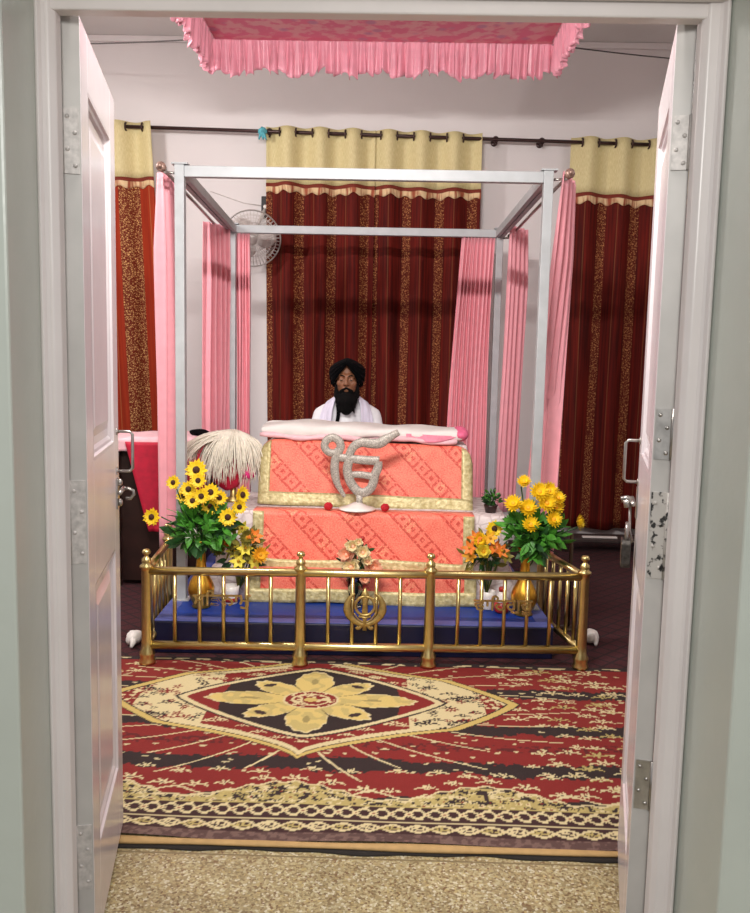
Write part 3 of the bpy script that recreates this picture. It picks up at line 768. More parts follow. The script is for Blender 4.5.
for k in range(3):
    m = MB(); a0 = 2*PI*k/3
    m.sheet(lambda u, v: fp(lerp(.035, .185, v), a0 + (u-.5)*(1.3*math.sin(PI*min(1, .25+v*.75))+.25), .022*(u-.5)*2*(1-.3*v)), 10, 8); m.build('blade', M['fan_blade'], fan, solid=.003)
m = MB(); q = Rt @ V(0, .12, 0); m.tube([q, q+V(.02, .06, .06), V(.04, .20, .19), V(.065, .29, .295)], .014, 8); m.build('arm', M['fan_grey'], fan)
m = MB(); m.box(.03, .095, .265, .32, .205, .38); m.build('mount', M['black_plastic'], fan, bevel=.006)
m = MB(); m.ell((.063, .263, .295), .016, .008, .016); m.build('knob', M['white_china'], fan)
m = MB(); m.tube([V(.04, .31, .31), V(-.12, .315, .33), V(-.40, .315, .42)], .003, 6); m.build('cable', M['fan_grey'], fan)

# ------------------------------------------------------------------ altar stand and its cloths
st = thing('altar_stand', 'stepped altar stand draped in patterned white lace cloth', 'altar stand')
S1, S2, BZ = .345, .652, 1.03
def soft_box(x0, x1, y0, y1, z0, z1, flare, nm):
    m = MB(); n = 22
    def ringpts(z, e):
        pts = []; rnd = random.Random(5)
        for k in range(n*4):
            s, t_ = divmod(k, n); t_ /= n
            a, b, c, d = V(x0-e, y0-e, z), V(x1+e, y0-e, z), V(x1+e, y1+e, z), V(x0-e, y1+e, z)
            p, q = [(a, b), (b, c), (c, d), (d, a)][s]; w = p.lerp(q, t_); nr = [V(0,-1,0), V(1,0,0), V(0,1,0), V(-1,0,0)][s]
            pts.append(w + nr*(.006*math.sin(k*1.3)*min(1, e/.01)))
        return pts
    rings = [ringpts(z0, flare), ringpts(lerp(z0, z1, .5), flare*.5), ringpts(z1-.02, .001), ringpts(z1, -.012)]
    N_ = n*4; vs = [p for r_ in rings for p in r_]
    m.add(vs, [(i*N_+k, i*N_+(k+1) % N_, (i+1)*N_+(k+1) % N_, (i+1)*N_+k) for i in range(3) for k in range(N_)] + [tuple(range(3*N_, 4*N_)), tuple(reversed(range(N_)))])
    m.build(nm, M['lace'], st)
soft_box(-.985, .72, 4.53, 5.36, PT, S1, .012, 'lower_step')
soft_box(-.95, .675, 4.67, 5.36, S1, S2, .02, 'middle_step')
m = MB(); m.box(-.74, .47, 4.985, 5.36, S2, BZ-.01); m.build('top_box', M['lace'], st, bevel=.02)

def rumala(label, x0, x1, zt, zb, yt, yb, rtop, over, bw, sag, tilt, seed):
    """hanging front cloth with a gold border on its sides and hem; over = depth lying on the step behind"""
    c = thing('brocade_cloth', label, 'cloth', group='coral brocade cloths of the altar')
    H = zt-zb; W = x1-x0; rnd = random.Random(seed); p = [rnd.uniform(0, 6) for _ in range(4)]
    def pt(x, h, off=0):
        u = (x-x0)/W; e = min(u, 1-u)*W
        dz = rtop*(1-math.sqrt(max(0, 1-(1-min(1, e/rtop))**2))) if rtop and e < rtop else 0   # rounded shoulder
        v = h/H; top = zt - dz - tilt*u
        z = lerp(top, zb - tilt*u - sag*(.5+.5*math.sin(u*9+p[0])) , v)
        y = lerp(yt, yb, v) - .006*math.sin(u*22+p[1])*v - .004*math.sin(u*9+p[2]) - off
        if h < 0: z = top + .001; y = yt - h - off*.3
        return V(x, y, z + (off if h < 0 else 0))
    m = MB(); nu = 60
    hs = [-over, -over*.5, 0.0] + [H*k/14 for k in range(1, 15)] if over else [H*k/14 for k in range(15)]
    vs = []; uvs = []
    for h in hs:
        for i in range(nu+1):
            x = lerp(x0, x1, i/nu); vs.append(pt(x, h)); uvs.append((x, -h))
    w = nu+1; m.add(vs, [(j*w+i, j*w+i+1, (j+1)*w+i+1, (j+1)*w+i) for j in range(len(hs)-1) for i in range(nu)], True, uvs)
    m.build('panel', M['brocade'], c, solid=.004)
    def strip(nm, f, a, b):
        m = MB(); m.sheet(f, a, b); m.build(nm, M['gold'], c, solid=.003)
    strip('gold_border', lambda u, v: pt(lerp(x0, x0+bw, u), lerp(0, H, v), .005), 4, 16)
    strip('gold_border', lambda u, v: pt(lerp(x1-bw, x1, u), lerp(0, H, v), .005), 4, 16)
    strip('gold_hem', lambda u, v: pt(lerp(x0, x1, u), lerp(H-bw*1.05, H+.004, v), .007), 60, 4)
rumala('uppermost coral brocade cloth, behind the silver emblem', -.766, .497, BZ+.005, .668, 4.955, 4.86, .10, .02, .068, .004, .022, 1)
rumala('middle coral brocade cloth, hanging below the silver emblem', -.755, .487, S2+.006, .342, 4.645, 4.60, 0, .12, .062, .018, .004, 2)
rumala('lowest coral brocade cloth, touching the blue platform', -.755, .495, S1+.006, .192, 4.508, 4.485, 0, .10, .066, .012, .004, 3)
# folded white cover on the box
cv = thing('folded_cloth_cover', 'white cover cloth with pink edging lying over the topmost coral cloth', 'cloth')
def cov(u, v):
    x = lerp(-.757, .43, u); a = 2*PI*v
    hh = .050*(1+.18*math.sin(u*6+.8)) *(.55+.45*math.sin(PI*min(1, max(0, u*1.0)))**.5)
    y = 5.13 + .185*math.copysign(abs(math.cos(a))**.6, math.cos(a)); z = 1.088 - .012*u + hh*math.copysign(abs(math.sin(a))**.7, math.sin(a)) + .005*math.sin(u*23+a*2)
    return V(x, y, max(z, 1.037))
m = MB(); m.sheet(cov, 50, 28); m.add([cov(0, k/28) for k in range(28)], [tuple(range(28))]); m.add([cov(1, k/28) for k in range(28)], [tuple(range(28))]); m.build('cover', M['white_cloth'], cv)
m = MB()
m.tube([V(lerp(-.765, .40, k/40), 4.948-.006*math.sin(k*.9), 1.055-.012*k/40+.008*math.sin(k*.45+1)) for k in range(41)], [.011+.006*abs(math.sin(k*.6)) for k in range(41)], 8); m.build('pink_edging', M['pale_pink'], cv)
m = MB(); m.ell((.425, 5.06, 1.083), .05, .13, .045, fn=lambda p: p*(1+.15*noise.noise(p*14))); m.build('pink_corner', simple('bright_pink_cloth', (240, 110, 150), .6), cv)
m = MB(); m.sheet(lambda u, v: V(lerp(.10, .41, u), 4.943+.01*math.sin(u*8)-.006*v, 1.085-.01*u-.045*v*math.sin(PI*(.15+.85*u))), 16, 5); m.build('pink_fold', simple('rose_pink_cloth', (240, 140, 165), .6), cv, solid=.006)

# ------------------------------------------------------------------ silver emblem
em = thing('silver_emblem', 'silver glitter religious symbol standing on a white foot', 'emblem', (-.174, 4.72, S2+.014))
_fk['k'] = .42
def cp(x, y): return V((x-380)*.00113*.88+.008, 0, (505-y)*.000905)       # traced strokes
def smooth(pts, n=6):
    pts = [Vector(p) for p in pts]; out = []
    for i in range(len(pts)-1):
        p0, p1, p2, p3 = pts[max(0, i-1)], pts[i], pts[i+1], pts[min(len(pts)-1, i+2)]
        for k in range(n):
            t_ = k/n; out.append(.5*((2*p1)+(p2-p0)*t_+(2*p0-5*p1+4*p2-p3)*t_*t_+(3*p1-p0-3*p2+p3)*t_**3))
    return out+[pts[-1]]
m = MB()
def stroke(px, r_): 
    q = smooth([cp(*p) for p in px]); m.tube(q, [1.3*interp(i/(len(q)-1), r_) for i in range(len(q))], 10, flat=(0, 1, 0))
stroke([(262, 132), (236, 152), (202, 146), (180, 112), (192, 74), (226, 56), (260, 74), (272, 112), (256, 155), (242, 200), (240, 260), (250, 325), (270, 375), (300, 428)], [(0, .017), (.5, .019), (.8, .02), (1, .008)])
stroke([(262, 178), (330, 186), (400, 192), (494, 196)], [(0, .018), (1, .021)])
stroke([(318, 196), (326, 150), (350, 105), (392, 82), (440, 86), (490, 84), (530, 58), (600, 12)], [(0, .018), (.4, .021), (.8, .024), (1, .014)])
stroke([(322, 196), (312, 250), (320, 300), (338, 345), (372, 388), (410, 398), (446, 372), (462, 330), (470, 285), (486, 240), (486, 200)], [(0, .021), (.5, .021), (1, .02)])
stroke([(320, 290), (370, 284), (425, 290), (468, 300)], [(0, .014), (1, .018)])
m.build('symbol', M['silver'], em)
m = MB(); m.tube([cp(384, 400), cp(384, 450), cp(380, 492)], [.022, .018, .03], 10, flat=(0, 1, 0)); m.build('stem', M['silver'], em)
m = MB(); m.lathe([(.105, 0), (.105, .008), (.07, .016), (.04, .03), (.02, .04)], n=28, c=(0, 0, 0)); m.build('foot', M['white_china'], em)['label'] = 'white round foot'
for x, lb in ((-.336, 'left'), (-.015, 'right')):
    m = MB(); m.ell((x, 4.69, S2+.033), .025, .025, .023, fn=lambda p: p*(1+.12*noise.noise(p*90)))
    tag(m.build('red_pompom', M['pompom']), 'small red pompom on the ledge just %s of the silver emblem' % lb, 'pompom', 'red pompoms flanking the emblem')

# ------------------------------------------------------------------ brass railing
RB = .014
ANG = math.atan2(4.04-3.95, .972+1.159)
rail = thing('brass_railing', 'polished brass railing around the front of the blue platform', 'railing', (-1.159, 3.955, RB), ANG)
RW = 2.133
POST = [(.036, 0), (.036, .012), (.030, .03), (.034, .045), (.034, .055), (.026, .075), (.024, .12), (.0225, .30), (.022, .46), (.024, .475), (.029, .478), (.029, .488), (.017, .498), (.021, .508), (.019, .522), (.009, .532), (.009, .540), (.017, .545), (.019, .555), (.014, .566), (.002, .570)]
def post(x, y, sc_=1): 
    m = MB(); m.lathe([(r_*1.12*sc_, z) for r_, z in POST], (x, y, 0), 20); m.build('post', M['brass'], rail)
px = [0, .745, 1.377, RW]
for x in px: post(x, 0)
LR, RR = (-.035, .635), (-.085+RW, .600)          # rear ends of the side returns (local)
post(*LR, 1); post(*RR, 1)
def bar(a, b, z, r_, nm): m = MB(); m.tube([V(a[0], a[1], z), V(b[0], b[1], z)], r_, 12); m.build(nm, M['brass'], rail)
for z, nm in ((.462, 'top_rail'), (.092, 'bottom_rail')):
    bar((0, 0), (RW, 0), z, .0205, nm); bar((0, 0), LR, z, .0185, nm); bar((RW, 0), RR, z, .0185, nm)
xs_ = [.135, .255, .371, .484, .600] + [.880, .998, 1.115, 1.231] + [1.516, 1.630, 1.744, 1.856, 1.969]
for x in xs_:
    m = MB(); m.tube([V(x, 0, .092), V(x, 0, .462)], .0098, 10); m.build('baluster', M['brass'], rail)
for e, x0 in ((LR, 0), (RR, RW)):
    for k in range(1, 6):
        t_ = k/6; m = MB(); m.tube([V(lerp(x0, e[0], t_), e[1]*t_, .092), V(lerp(x0, e[0], t_), e[1]*t_, .462)], .0098, 10); m.build('baluster', M['brass'], rail)
# khanda emblem between the middle balusters
m = MB(); ex, ez = 1.060, .298; _fk['k'] = .35
def E(x, z): return V(ex+x, -.016, ez+z)
for s in (-1, 1):
    pts = [E(s*.012, -.088), E(s*.048, -.070), E(s*.078, -.035), E(s*.086, .008), E(s*.072, .048), E(s*.050, .068)]
    q = smooth(pts); m.tube(q, [interp(i/(len(q)-1), [(0, .010), (.5, .021), (1, .004)]) for i in range(len(q))], 8, flat=(0, 1, 0))
    m.tube(smooth([E(s*.006, -.082), E(s*.03, -.105), E(s*.040, -.098)]), .008, 8, flat=(0, 1, 0))
    m.tube(smooth([E(s*.005, -.075), E(s*.03, -.06), E(s*.052, -.03)]), .004, 8)
m.tube([E(.047*math.cos(a), .008+.047*math.sin(a)) for a in np.linspace(0, 2*PI, 28, endpoint=False)], .0075, 8, closed=True)
m.tube([E(0, -.115), E(0, -.07), E(0, -.04), E(0, .02), E(0, .06), E(0, .098)], [.010, .009, .015, .013, .021, .003], 8, flat=(0, 1, 0))
m.tube([E(-.03, -.045), E(0, -.052), E(.03, -.045)], .006, 8)
m.build('emblem', M['old_brass'], rail)
def lettering(txt, x0, x1, z0, z1):
    cu = bpy.data.curves.new('lettering', 'FONT'); cu.body = txt; cu.extrude = .02; cu.offset = .012
    o = bpy.data.objects.new('lettering', cu); COL.objects.link(o)
    dg = bpy.context.evaluated_depsgraph_get(); dg.update(); me = bpy.data.meshes.new_from_object(o.evaluated_get(dg), depsgraph=dg)
    bpy.data.objects.remove(o)
    c = np.array([v.co[:] for v in me.vertices]); lo, hi = c.min(0), c.max(0)
    for v in me.vertices:
        q = v.co; v.co = V(lerp(x0, x1, (q.x-lo[0])/(hi[0]-lo[0])), -.018-.006*(q.z/.02), lerp(z0, z1, (q.y-lo[1])/(hi[1]-lo[1])))
    o = bpy.data.objects.new('lettering', me); COL.objects.link(o); me.materials.clear(); me.materials.append(M['old_brass']); o.parent = rail
lettering('ਸਿਤਨਾਮੁ', .226, .505, .284, .374)
lettering('ਵਾਿਹਗੁਰੂ', 1.590, 1.880, .270, .366)
m = MB(); m.tube([V(0, 0, .008), V(0, 0, .55)], .011, 10); m.lathe([(.05, 0), (.05, .008), (.015, .016)], n=16)
tag(m.build('metal_pole', simple('dark_brass_pole', (70, 54, 38), .45, .7), loc=(1.045, 4.69, .008)), 'thin dark metal pole standing just right of the railing', 'pole')
for x, y, lb in ((1.12, 4.46, 'beyond the right end post of the railing'), (-1.31, 4.235, 'beyond the left end post of the railing')):
    m = MB(); m.ell((0, 0, .036), .042, .06, .036, fn=lambda p: p*(1+.2*noise.noise(p*30+V(x, 0, 0))))
    m.tube([V(0, -.03, .05), V(.015, -.06, .03), V(.01, -.085, .012)], [.02, .016, .007], 8)
    tag(m.build('cloth_bundle', M['white_cloth'], loc=(x, y, .008)), 'small white cloth bundle on the floor %s' % lb, 'cloth', 'white bundles beside the railing')

# ------------------------------------------------------------------ flowers
def petal_mesh(n, r0, r1, w, cup, rows=1, jag=0, seed=1):
    """flower head facing -y, centre at the origin"""
    m = MB(); rnd = random.Random(seed)
    for row in range(rows):
        for k in range(n):
            a = 2*PI*(k+.5*row)/n + rnd.uniform(-.08, .08); ln = r1*(1-.2*row)*rnd.uniform(.9, 1.08); cu = cup*(1+.9*row)
            ca, sa = math.cos(a), math.sin(a)
            def fn(u, v):
                rr = lerp(r0, ln, v); ww = w*math.sin(PI*min(1, .18+.82*v**.8))**.8*(u-.5)
                x, z = rr*ca-ww*sa, rr*sa+ww*ca
                return V(x, -cu*v*v*ln + .12*abs(u-.5)*w - .004*row, z)
            m.sheet(fn, 3, 4)
    return m.mesh('petals')
def disc_mesh(r_, d): 
    m = MB(); m.ell((0, 0, 0), r_, d, r_, 12, 6); return m.mesh('flower_centre')
HEADS = {
    'sun': (petal_mesh(14, .012, .052, .022, .15, 2, seed=1), disc_mesh(.017, .012)),
    'chrys': (petal_mesh(16, .006, .050, .016, .35, 3, seed=2), disc_mesh(.012, .014)),
    'rose': (petal_mesh(6, .004, .034, .034, .75, 3, seed=3), disc_mesh(.009, .02)),
    'lily': (petal_mesh(6, .004, .048, .024, .45, 1, seed=4), disc_mesh(.008, .012)),
}
def flower(parent, kind, p, face, size, mp, mc, label=None):
    pm, dm = HEADS[kind]
    key = (kind, mp.name)
    o = bpy.data.objects.new('flower', pm.copy() if False else get(pm, mp)); COL.objects.link(o); o.parent = parent
    o.location = p; o.scale = (size,)*3
    f = Vector(face).normalized(); o.rotation_mode = 'QUATERNION'; o.rotation_quaternion = f.to_track_quat('-Y', 'Z')
    c = bpy.data.objects.new('flower_centre', get(dm, mc)); COL.objects.link(c); c.parent = o; c.location = (0, -.006, 0)
    return o
_cache = {}
def get(me, mat):
    k = (me.name, mat.name)
    if k not in _cache:
        n = me.copy(); n.materials.clear(); n.materials.append(mat)
        _cache[k] = n
    return _cache[k]
def leaf_cluster(parent, c, rad, n, size, mat, seed, name='foliage', base=None):
    m = MB(); rnd = random.Random(seed); c = Vector(c)
    for k in range(n):
        d = V(rnd.gauss(0, 1), rnd.gauss(0, 1), rnd.gauss(0, 1)).normalized(); rr = rnd.uniform(.35, 1)
        p = c + V(d.x*rad[0], d.y*rad[1], d.z*rad[2])*rr
        ax = (d + V(rnd.uniform(-.7, .7), rnd.uniform(-.7, .7), rnd.uniform(-.4, .8))).normalized(); sd = ax.orthogonal().normalized(); sd.rotate(Matrix.Rotation(rnd.uniform(0, 6), 3, ax)); nn = ax.cross(sd)
        L_ = size*rnd.uniform(.7, 1.3); W_ = L_*.42
        def fn(u, v): return p + ax*(L_*(v-.3)) + sd*(W_*(u-.5)*math.sin(PI*min(1, .08+.92*v))) + nn*(.12*L_*v*v + abs(u-.5)*.15*W_)
        m.sheet(fn, 2, 4)
        if base is not None and k % 4 == 0: m.tube([Vector(base), p.lerp(Vector(base), .4)+V(0, 0, .01), p], .0022, 5)
    return m.build(name, mat, parent)
def brass_vase(loc, label):
    v = thing('brass_vase', label, 'vase', loc, group='tall brass flower vases')
    m = MB(); m.lathe([(.045, 0), (.050, .006), (.042, .018), (.052, .035), (.068, .075), (.070, .105), (.060, .14), (.040, .175), (.028, .215), (.024, .27), (.026, .315), (.036, .352), (.040, .36)], n=28); m.build('body', M['vase_brass'], v)
    m = MB(); m.tube([V(.0385*math.cos(a), .0385*math.sin(a), .36) for a in np.linspace(0, 2*PI, 28, endpoint=False)], .004, 8, closed=True); m.build('rim', M['vase_brass'], v)
    return v
PZ = PT+.001
brass_vase((-.985, 4.36, PZ), 'tall brass vase of sunflowers on the platform left corner')
brass_vase((.735, 4.37, PZ), 'tall brass vase of chrysanthemums on the platform right corner')
b = thing('sunflower_bouquet', 'bunch of yellow sunflowers with dark centres in the left brass vase', 'flowers', (-.985, 4.36, .53))
rnd = random.Random(11)
for x, z, s in [(-1.004, .921, 1.15), (-1.138, .845, .8), (-1.047, .818, .95), (-.924, .81, .95), (-.843, .671, 1.0), (-1.23, .673, .95), (-.763, .798, 1.0), (-.94, .723, .9), (-1.015, .765, .85), (-1.085, .775, .8), (-.886, .775, .85), (-.985, .872, .85), (-.97, .79, .9), (-.775, .735, .8)]:
    d = V(x+1.0, 0, z-.62); x *= .985; z = 1.5+(z-1.5)*.985
    y = 4.30+rnd.uniform(-.07, .03); f = V(d.x*1.2, -1, d.z*.5+rnd.uniform(-.1, .2)) if x > -1.2 else V(-.2, -1, .1)
    if abs(x+.763*.985) < .01: f = V(.9, -.6, .1)
    flower(b, 'sun', V(x, y, z)-b.location, f, s, M['yellow'], M['seed'])
leaf_cluster(b, (.015, -.02, .10), (.175, .11, .15), 180, .080, M['leaf'], 1, base=(0, 0, -.05))
leaf_cluster(b, (.0, 0, .08), (.17, .09, .13), 90, .085, M['dark_leaf'], 2, 'dark_foliage', base=(0, 0, -.05))
m = MB(); rnd = random.Random(8)
for x, z in [(-1.20, .673), (-1.12, .83), (-1.0, .9), (-.92, .8), (-.77, .79), (-.85, .665)]: m.tube(smooth([V(0, 0, -.12), V((x+1)*.3, -.02, .05), V(x+1, -.045, z-.53)]), .0035, 6)
m.build('stems', M['dark_leaf'], b)
leaf_cluster(b, (.0, -.10, .06), (.08, .03, .03), 8, .03, M['white_china'], 6, 'white_filler')['label'] = 'tiny white filler blossoms'
b = thing('chrysanthemum_bouquet', 'bunch of yellow chrysanthemums in the right brass vase', 'flowers', (.735, 4.37, .53))
for x, z, s in [(.720, .885, .8), (.668, .767, 1.05), (.80, .835, 1.1), (.865, .83, 1.05), (.895, .745, 1.05), (.751, .74, 1.1), (.765, .655, 1.0), (.84, .775, 1.1), (.88, .69, .95), (.905, .80, .85)]:
    x *= .97; z = 1.5+(z-1.5)*.97
    flower(b, 'chrys', V(x, 4.32+rnd.uniform(-.05, .04), z)-b.location, V((x-.78)*3, -1, .5+rnd.uniform(-.1, .4)), s, M['yellow'], M['gold_petal'])
flower(b, 'chrys', V(.998, 4.36, .69)-b.location, V(1, -.5, .1), .9, M['yellow'], M['gold_petal'])
leaf_cluster(b, (.045, -.02, .10), (.165, .10, .14), 180, .080, M['leaf'], 3, base=(0, 0, -.05))
leaf_cluster(b, (.04, 0, .07), (.14, .08, .11), 90, .08, M['dark_leaf'], 4, 'dark_foliage', base=(0, 0, -.05))
leaf_cluster(b, (.17, -.01, .06), (.05, .04, .05), 14, .07, M['leaf'], 5, base=(.03, 0, .02))
m = MB(); m.tube(smooth([V(0, 0, -.12), V(.12, -.02, .06), V(.258, -.03, .135)]), .0035, 6); m.tube(smooth([V(0, 0, -.12), V(-.01, 0, .15), V(-.045, -.04, .345)]), .0035, 6); m.build('stems', M['dark_leaf'], b)
# smaller mixed arrangements
def pot(label, loc, r_=.045, h=.10, band=True):
    v = thing('flower_pot', label, 'pot', loc)
    m = MB(); m.lathe([(r_*.72, 0), (r_*.78, .004), (r_*.95, h*.7), (r_*1.05, h), (r_*.9, h), (r_*.8, h*.8)], n=22); m.build('body', M['white_china'], v)
    if band: m = MB(); m.lathe([(r_*.80, .012), (r_*.83, .012), (r_*.87, .035), (r_*.84, .036)], n=22); m.build('red_band', M['red_china'], v)
    return v
pot('small white pot with a red band, left of the coral cloths', (-.84, 4.44, PZ))
b = thing('flower_arrangement', 'orange and yellow flower arrangement right of the left brass vase', 'flowers', (-.80, 4.44, PZ+.10), group=None)
for i, (x, z) in enumerate([(-.859, .539), (-.778, .602), (-.70, .57), (-.675, .467), (-.816, .475), (-.751, .503), (-.892, .50), (-.712, .421), (-.79, .43), (-.74, .56), (-.83, .60)]):
    mt = [M['orange'], M['lemon'], M['orange'], M['gold_petal'], M['lemon'], M['lemon'], M['olive'], M['lemon'], M['lemon'], M['olive'], M['olive']][i]
    flower(b, 'lily' if i % 3 else 'chrys', V(x, 4.39+.03*math.sin(i*2), z)-b.location, V((x+.79)*4, -1, .3), 1.0, mt, M['ochre'])
leaf_cluster(b, (.02, .0, .215), (.135, .08, .115), 75, .06, M['olive'], 7, base=(0, 0, -.03)); leaf_cluster(b, (.02, .02, .17), (.12, .06, .11), 50, .06, M['dark_leaf'], 8, 'dark_foliage', base=(0, 0, -.03))
pot('small white pot behind the red bottle, right of the coral cloths', (.555, 4.46, PZ), .04, .10, False)
b = thing('flower_arrangement', 'orange and yellow flower arrangement left of the right brass vase', 'flowers', (.545, 4.46, PZ+.10))
for i, (x, z, k, mt) in enumerate([(.568, .635, 'sun', 'yellow'), (.473, .578, 'lily', 'orange'), (.513, .515, 'rose', 'lemon'), (.571, .536, 'lily', 'orange'), (.45, .478, 'lily', 'gold_petal'), (.609, .521, 'lily', 'orange'), (.636, .49, 'lily', 'olive'), (.50, .565, 'chrys', 'yellow'), (.44, .53, 'lily', 'orange'), (.545, .59, 'lily', 'gold_petal')]):
    flower(b, k, V(x, 4.40+.03*math.sin(i*2), z)-b.location, V((x-.54)*4, -1, .3), 1.25 if k == 'rose' else .95, M[mt], M['seed'] if k == 'sun' else M['ochre'])
leaf_cluster(b, (0, 0, .20), (.125, .08, .10), 70, .055, M['dark_leaf'], 9, base=(0, 0, -.03)); leaf_cluster(b, (-.02, .0, .20), (.13, .07, .12), 40, .055, M['olive'], 10, 'olive_foliage', base=(0, 0, -.03))
v = thing('red_bottle', 'small red and white bottle in front of the right flower arrangement', 'bottle', (.622, 4.40, PZ))
m = MB(); m.lathe([(.03, 0), (.038, .01), (.042, .035), (.036, .06)], n=20); m.build('base', M['red_china'], v)
m = MB(); m.lathe([(.036, .06), (.034, .075), (.022, .10), (.015, .115)], n=20); m.build('neck', M['white_china'], v)
m = MB(); m.lathe([(.017, .115), (.018, .135), (.012, .14)], n=16); m.build('cap', M['red_china'], v)
# roses in a glass vase, centre
v = thing('glass_vase', 'clear glass vase of roses behind the brass crest', 'vase', (-.165, 4.43, PZ))
m = MB(); m.lathe([(.034, 0), (.036, .005), (.030, .02), (.040, .10), (.050, .18), (.047, .18), (.037, .10), (.027, .025), (.005, .02)], n=24); m.build('body', M['glass'], v)
b = thing('rose_bouquet', 'small bunch of cream and blush roses before the middle coral cloth', 'flowers', (-.165, 4.43, PZ+.16))
for i, (x, z, mt, s) in enumerate([(-.177, .523, 'cream_rose', 1.25), (-.209, .478, 'blush_rose', 1.4), (-.185, .412, 'cream_rose', 1.5), (-.075, .410, 'blush_rose', 1.5), (-.128, .491, 'cream_rose', 1.3), (-.15, .545, 'cream_rose', .8), (-.105, .445, 'cream_rose', 1.0), (-.20, .53, 'cream_rose', .7), (-.115, .345, 'blush_rose', .9)]):
    flower(b, 'rose', V(x, 4.385, z)-b.location, V((x+.15)*4, -1, .25), s, M[mt], M['blush_rose'])
leaf_cluster(b, (.01, .0, .10), (.085, .05, .11), 80, .055, M['dark_leaf'], 12, base=(0, 0, -.12)); leaf_cluster(b, (-.0, .0, .0), (.05, .03, .05), 20, .045, M['leaf'], 13, 'lower_foliage')
m = MB(); m.ell((.035, -.03, .225), .012, .012, .012); m.tube([V(.01, 0, .1), V(.03, -.03, .22)], .002, 5); m.build('bud', M['red_china'], b)
# green plant on the middle step
v = thing('flower_pot', 'squat dark pot of the green plant on the right step', 'pot', (.595, 4.80, S2)); m = MB(); m.lathe([(.03, 0), (.038, .035), (.042, .045), (.034, .045)], n=18); m.build('body', M['dark_wood'], v)
b = thing('green_plant', 'small bushy green plant on the right step beside the coral cloth', 'plant', (.595, 4.80, S2+.045)); leaf_cluster(b, (0, 0, .035), (.055, .045, .05), 70, .032, M['dark_leaf'], 14, base=(0, 0, 0)); leaf_cluster(b, (0, 0, .045), (.05, .04, .045), 25, .03, M['leaf'], 15, 'young_foliage')

# ------------------------------------------------------------------ left table, cloths and whisk
tb = thing('side_table', 'dark carved wooden table under the red cloth at left', 'table', (-1.49, 5.54, .008))
m = MB(); m.box(-.31, .31, -.20, .20, .94, .965); m.build('top', M['dark_wood'], tb, bevel=.006)
m = MB(); m.box(-.30, .29, -.155, .17, .03, .94); m.build('cabinet', M['dark_wood'], tb, bevel=.004)
for x in (-.27, .295):
    for y in (-.165, .175):
        m = MB(); m.lathe([(.022, 0)] + [(.016+.010*abs(math.sin(k*.62)), .03+k*.03) for k in range(30)] + [(.02, .94)], (x, y, 0), 14); m.build('leg', M['dark_wood'], tb)
tt = thing('table_cover', 'pale pink cover spread on the dark side table', 'cloth', (-1.49, 5.54, .975))
def tcov(u, v):
    x = lerp(-.34, .34, u); s = lerp(-.36, .26, v)
    if s < -.215: return V(x, -.222-.006*math.sin(u*14), .008-(-.215-s)*(.55+.45*math.sin(u*5+2.2)**2) )
    return V(x, s, .008+.012*math.exp(-((u-.55)/.3)**2)+.003*math.sin(u*20+v*9))
m = MB(); m.sheet(tcov, 40, 24); tt_m = m.build('spread', M['pale_pink'], tt, solid=.006)
rc = thing('red_drape', 'crimson cloth hanging pointed over the front of the side table', 'cloth', (-1.49, 5.30, .97))
def rdr(u, v):
    z = -.005 - .575*v; left = lerp(-.19, -.04, v); right = lerp(.33, .06, max(0, (v-.75)/.25)); x = lerp(left, right, u)
    return V(x, -.010-.006*math.sin(u*10+v*2)-.008*v, z)
m = MB(); m.sheet(rdr, 24, 24); m.build('cloth', M['red_cloth'], rc, solid=.005)
m = MB(); m.ell((0, 0, .022), .07, .05, .024, fn=lambda p: p*(1+.3*noise.noise(p*25)))
tag(m.build('dark_bundle', M['black_cloth'], loc=(-1.25, 5.52, .992)), 'small dark bundle on the pale pink table cover', 'bundle')
cs = thing('whisk_stand', 'small cloth-wrapped stand beneath the white hair whisk', 'stand', (-.93, 4.98, S2))
m = MB(); m.lathe([(.055, 0), (.055, .012), (.02, .03), (.016, .14), (.03, .20)], n=16); m.build('pole', M['old_brass'], cs)
m = MB(); m.ell((-.03, 0, .17), .10, .07, .10, fn=lambda p: p*(1+.18*noise.noise(p*16))); m.build('red_wrap', M['red_cloth'], cs)
m = MB(); m.ell((.085, -.03, .19), .055, .05, .05, fn=lambda p: p*(1+.3*noise.noise(p*20))); m.build('magenta_wrap', M['magenta'], cs)
ch = thing('hair_whisk', 'white hair fly whisk draped behind the sunflowers', 'whisk', (-.95, 4.97, .93))
m = MB(); m.tube([V(.05, .05, .10), V(.10, .16, .06), V(.12, .26, .0)], [.016, .014, .012], 10); m.ell((.05, .05, .10), .03, .03, .03); m.build('handle', M['steel'], ch)
m = MB(); m.ell((-.01, 0, .075), .115, .075, .08); m.ell((.055, 0, .06), .10, .07, .085); m.build('hair_crown', M['hair'], ch)
m = MB(); rnd = random.Random(21)
for k in range(620):
    a = rnd.uniform(0, 2*PI); rt = rnd.random()**.5
    x0 = .02+.10*rt*math.cos(a); y0 = .05*rt*math.sin(a); p0 = V(x0, y0, .155-.05*rt*rt)
    dx = math.cos(a)*rnd.uniform(.06, .11) + (-.06 if rnd.random() < .35 else 0); dy = math.sin(a)*rnd.uniform(.04, .08)
    L_ = rnd.uniform(.16, .30); 
    if dx < -.10: dx -= .06; L_ *= .7
    p1 = p0 + V(dx*.6, dy*.7, -L_*.18); p2 = p0 + V(dx*1.05, dy*1.1, -L_*.6); p3 = p0 + V(dx*1.15+rnd.uniform(-.02, .02), dy*1.15, -L_)
    q = smooth([p0, p1, p2, p3], 3); m.tube(q, [interp(i/(len(q)-1), [(0, .0042), (.5, .0046), (1, .0008)]) for i in range(len(q))], 5)
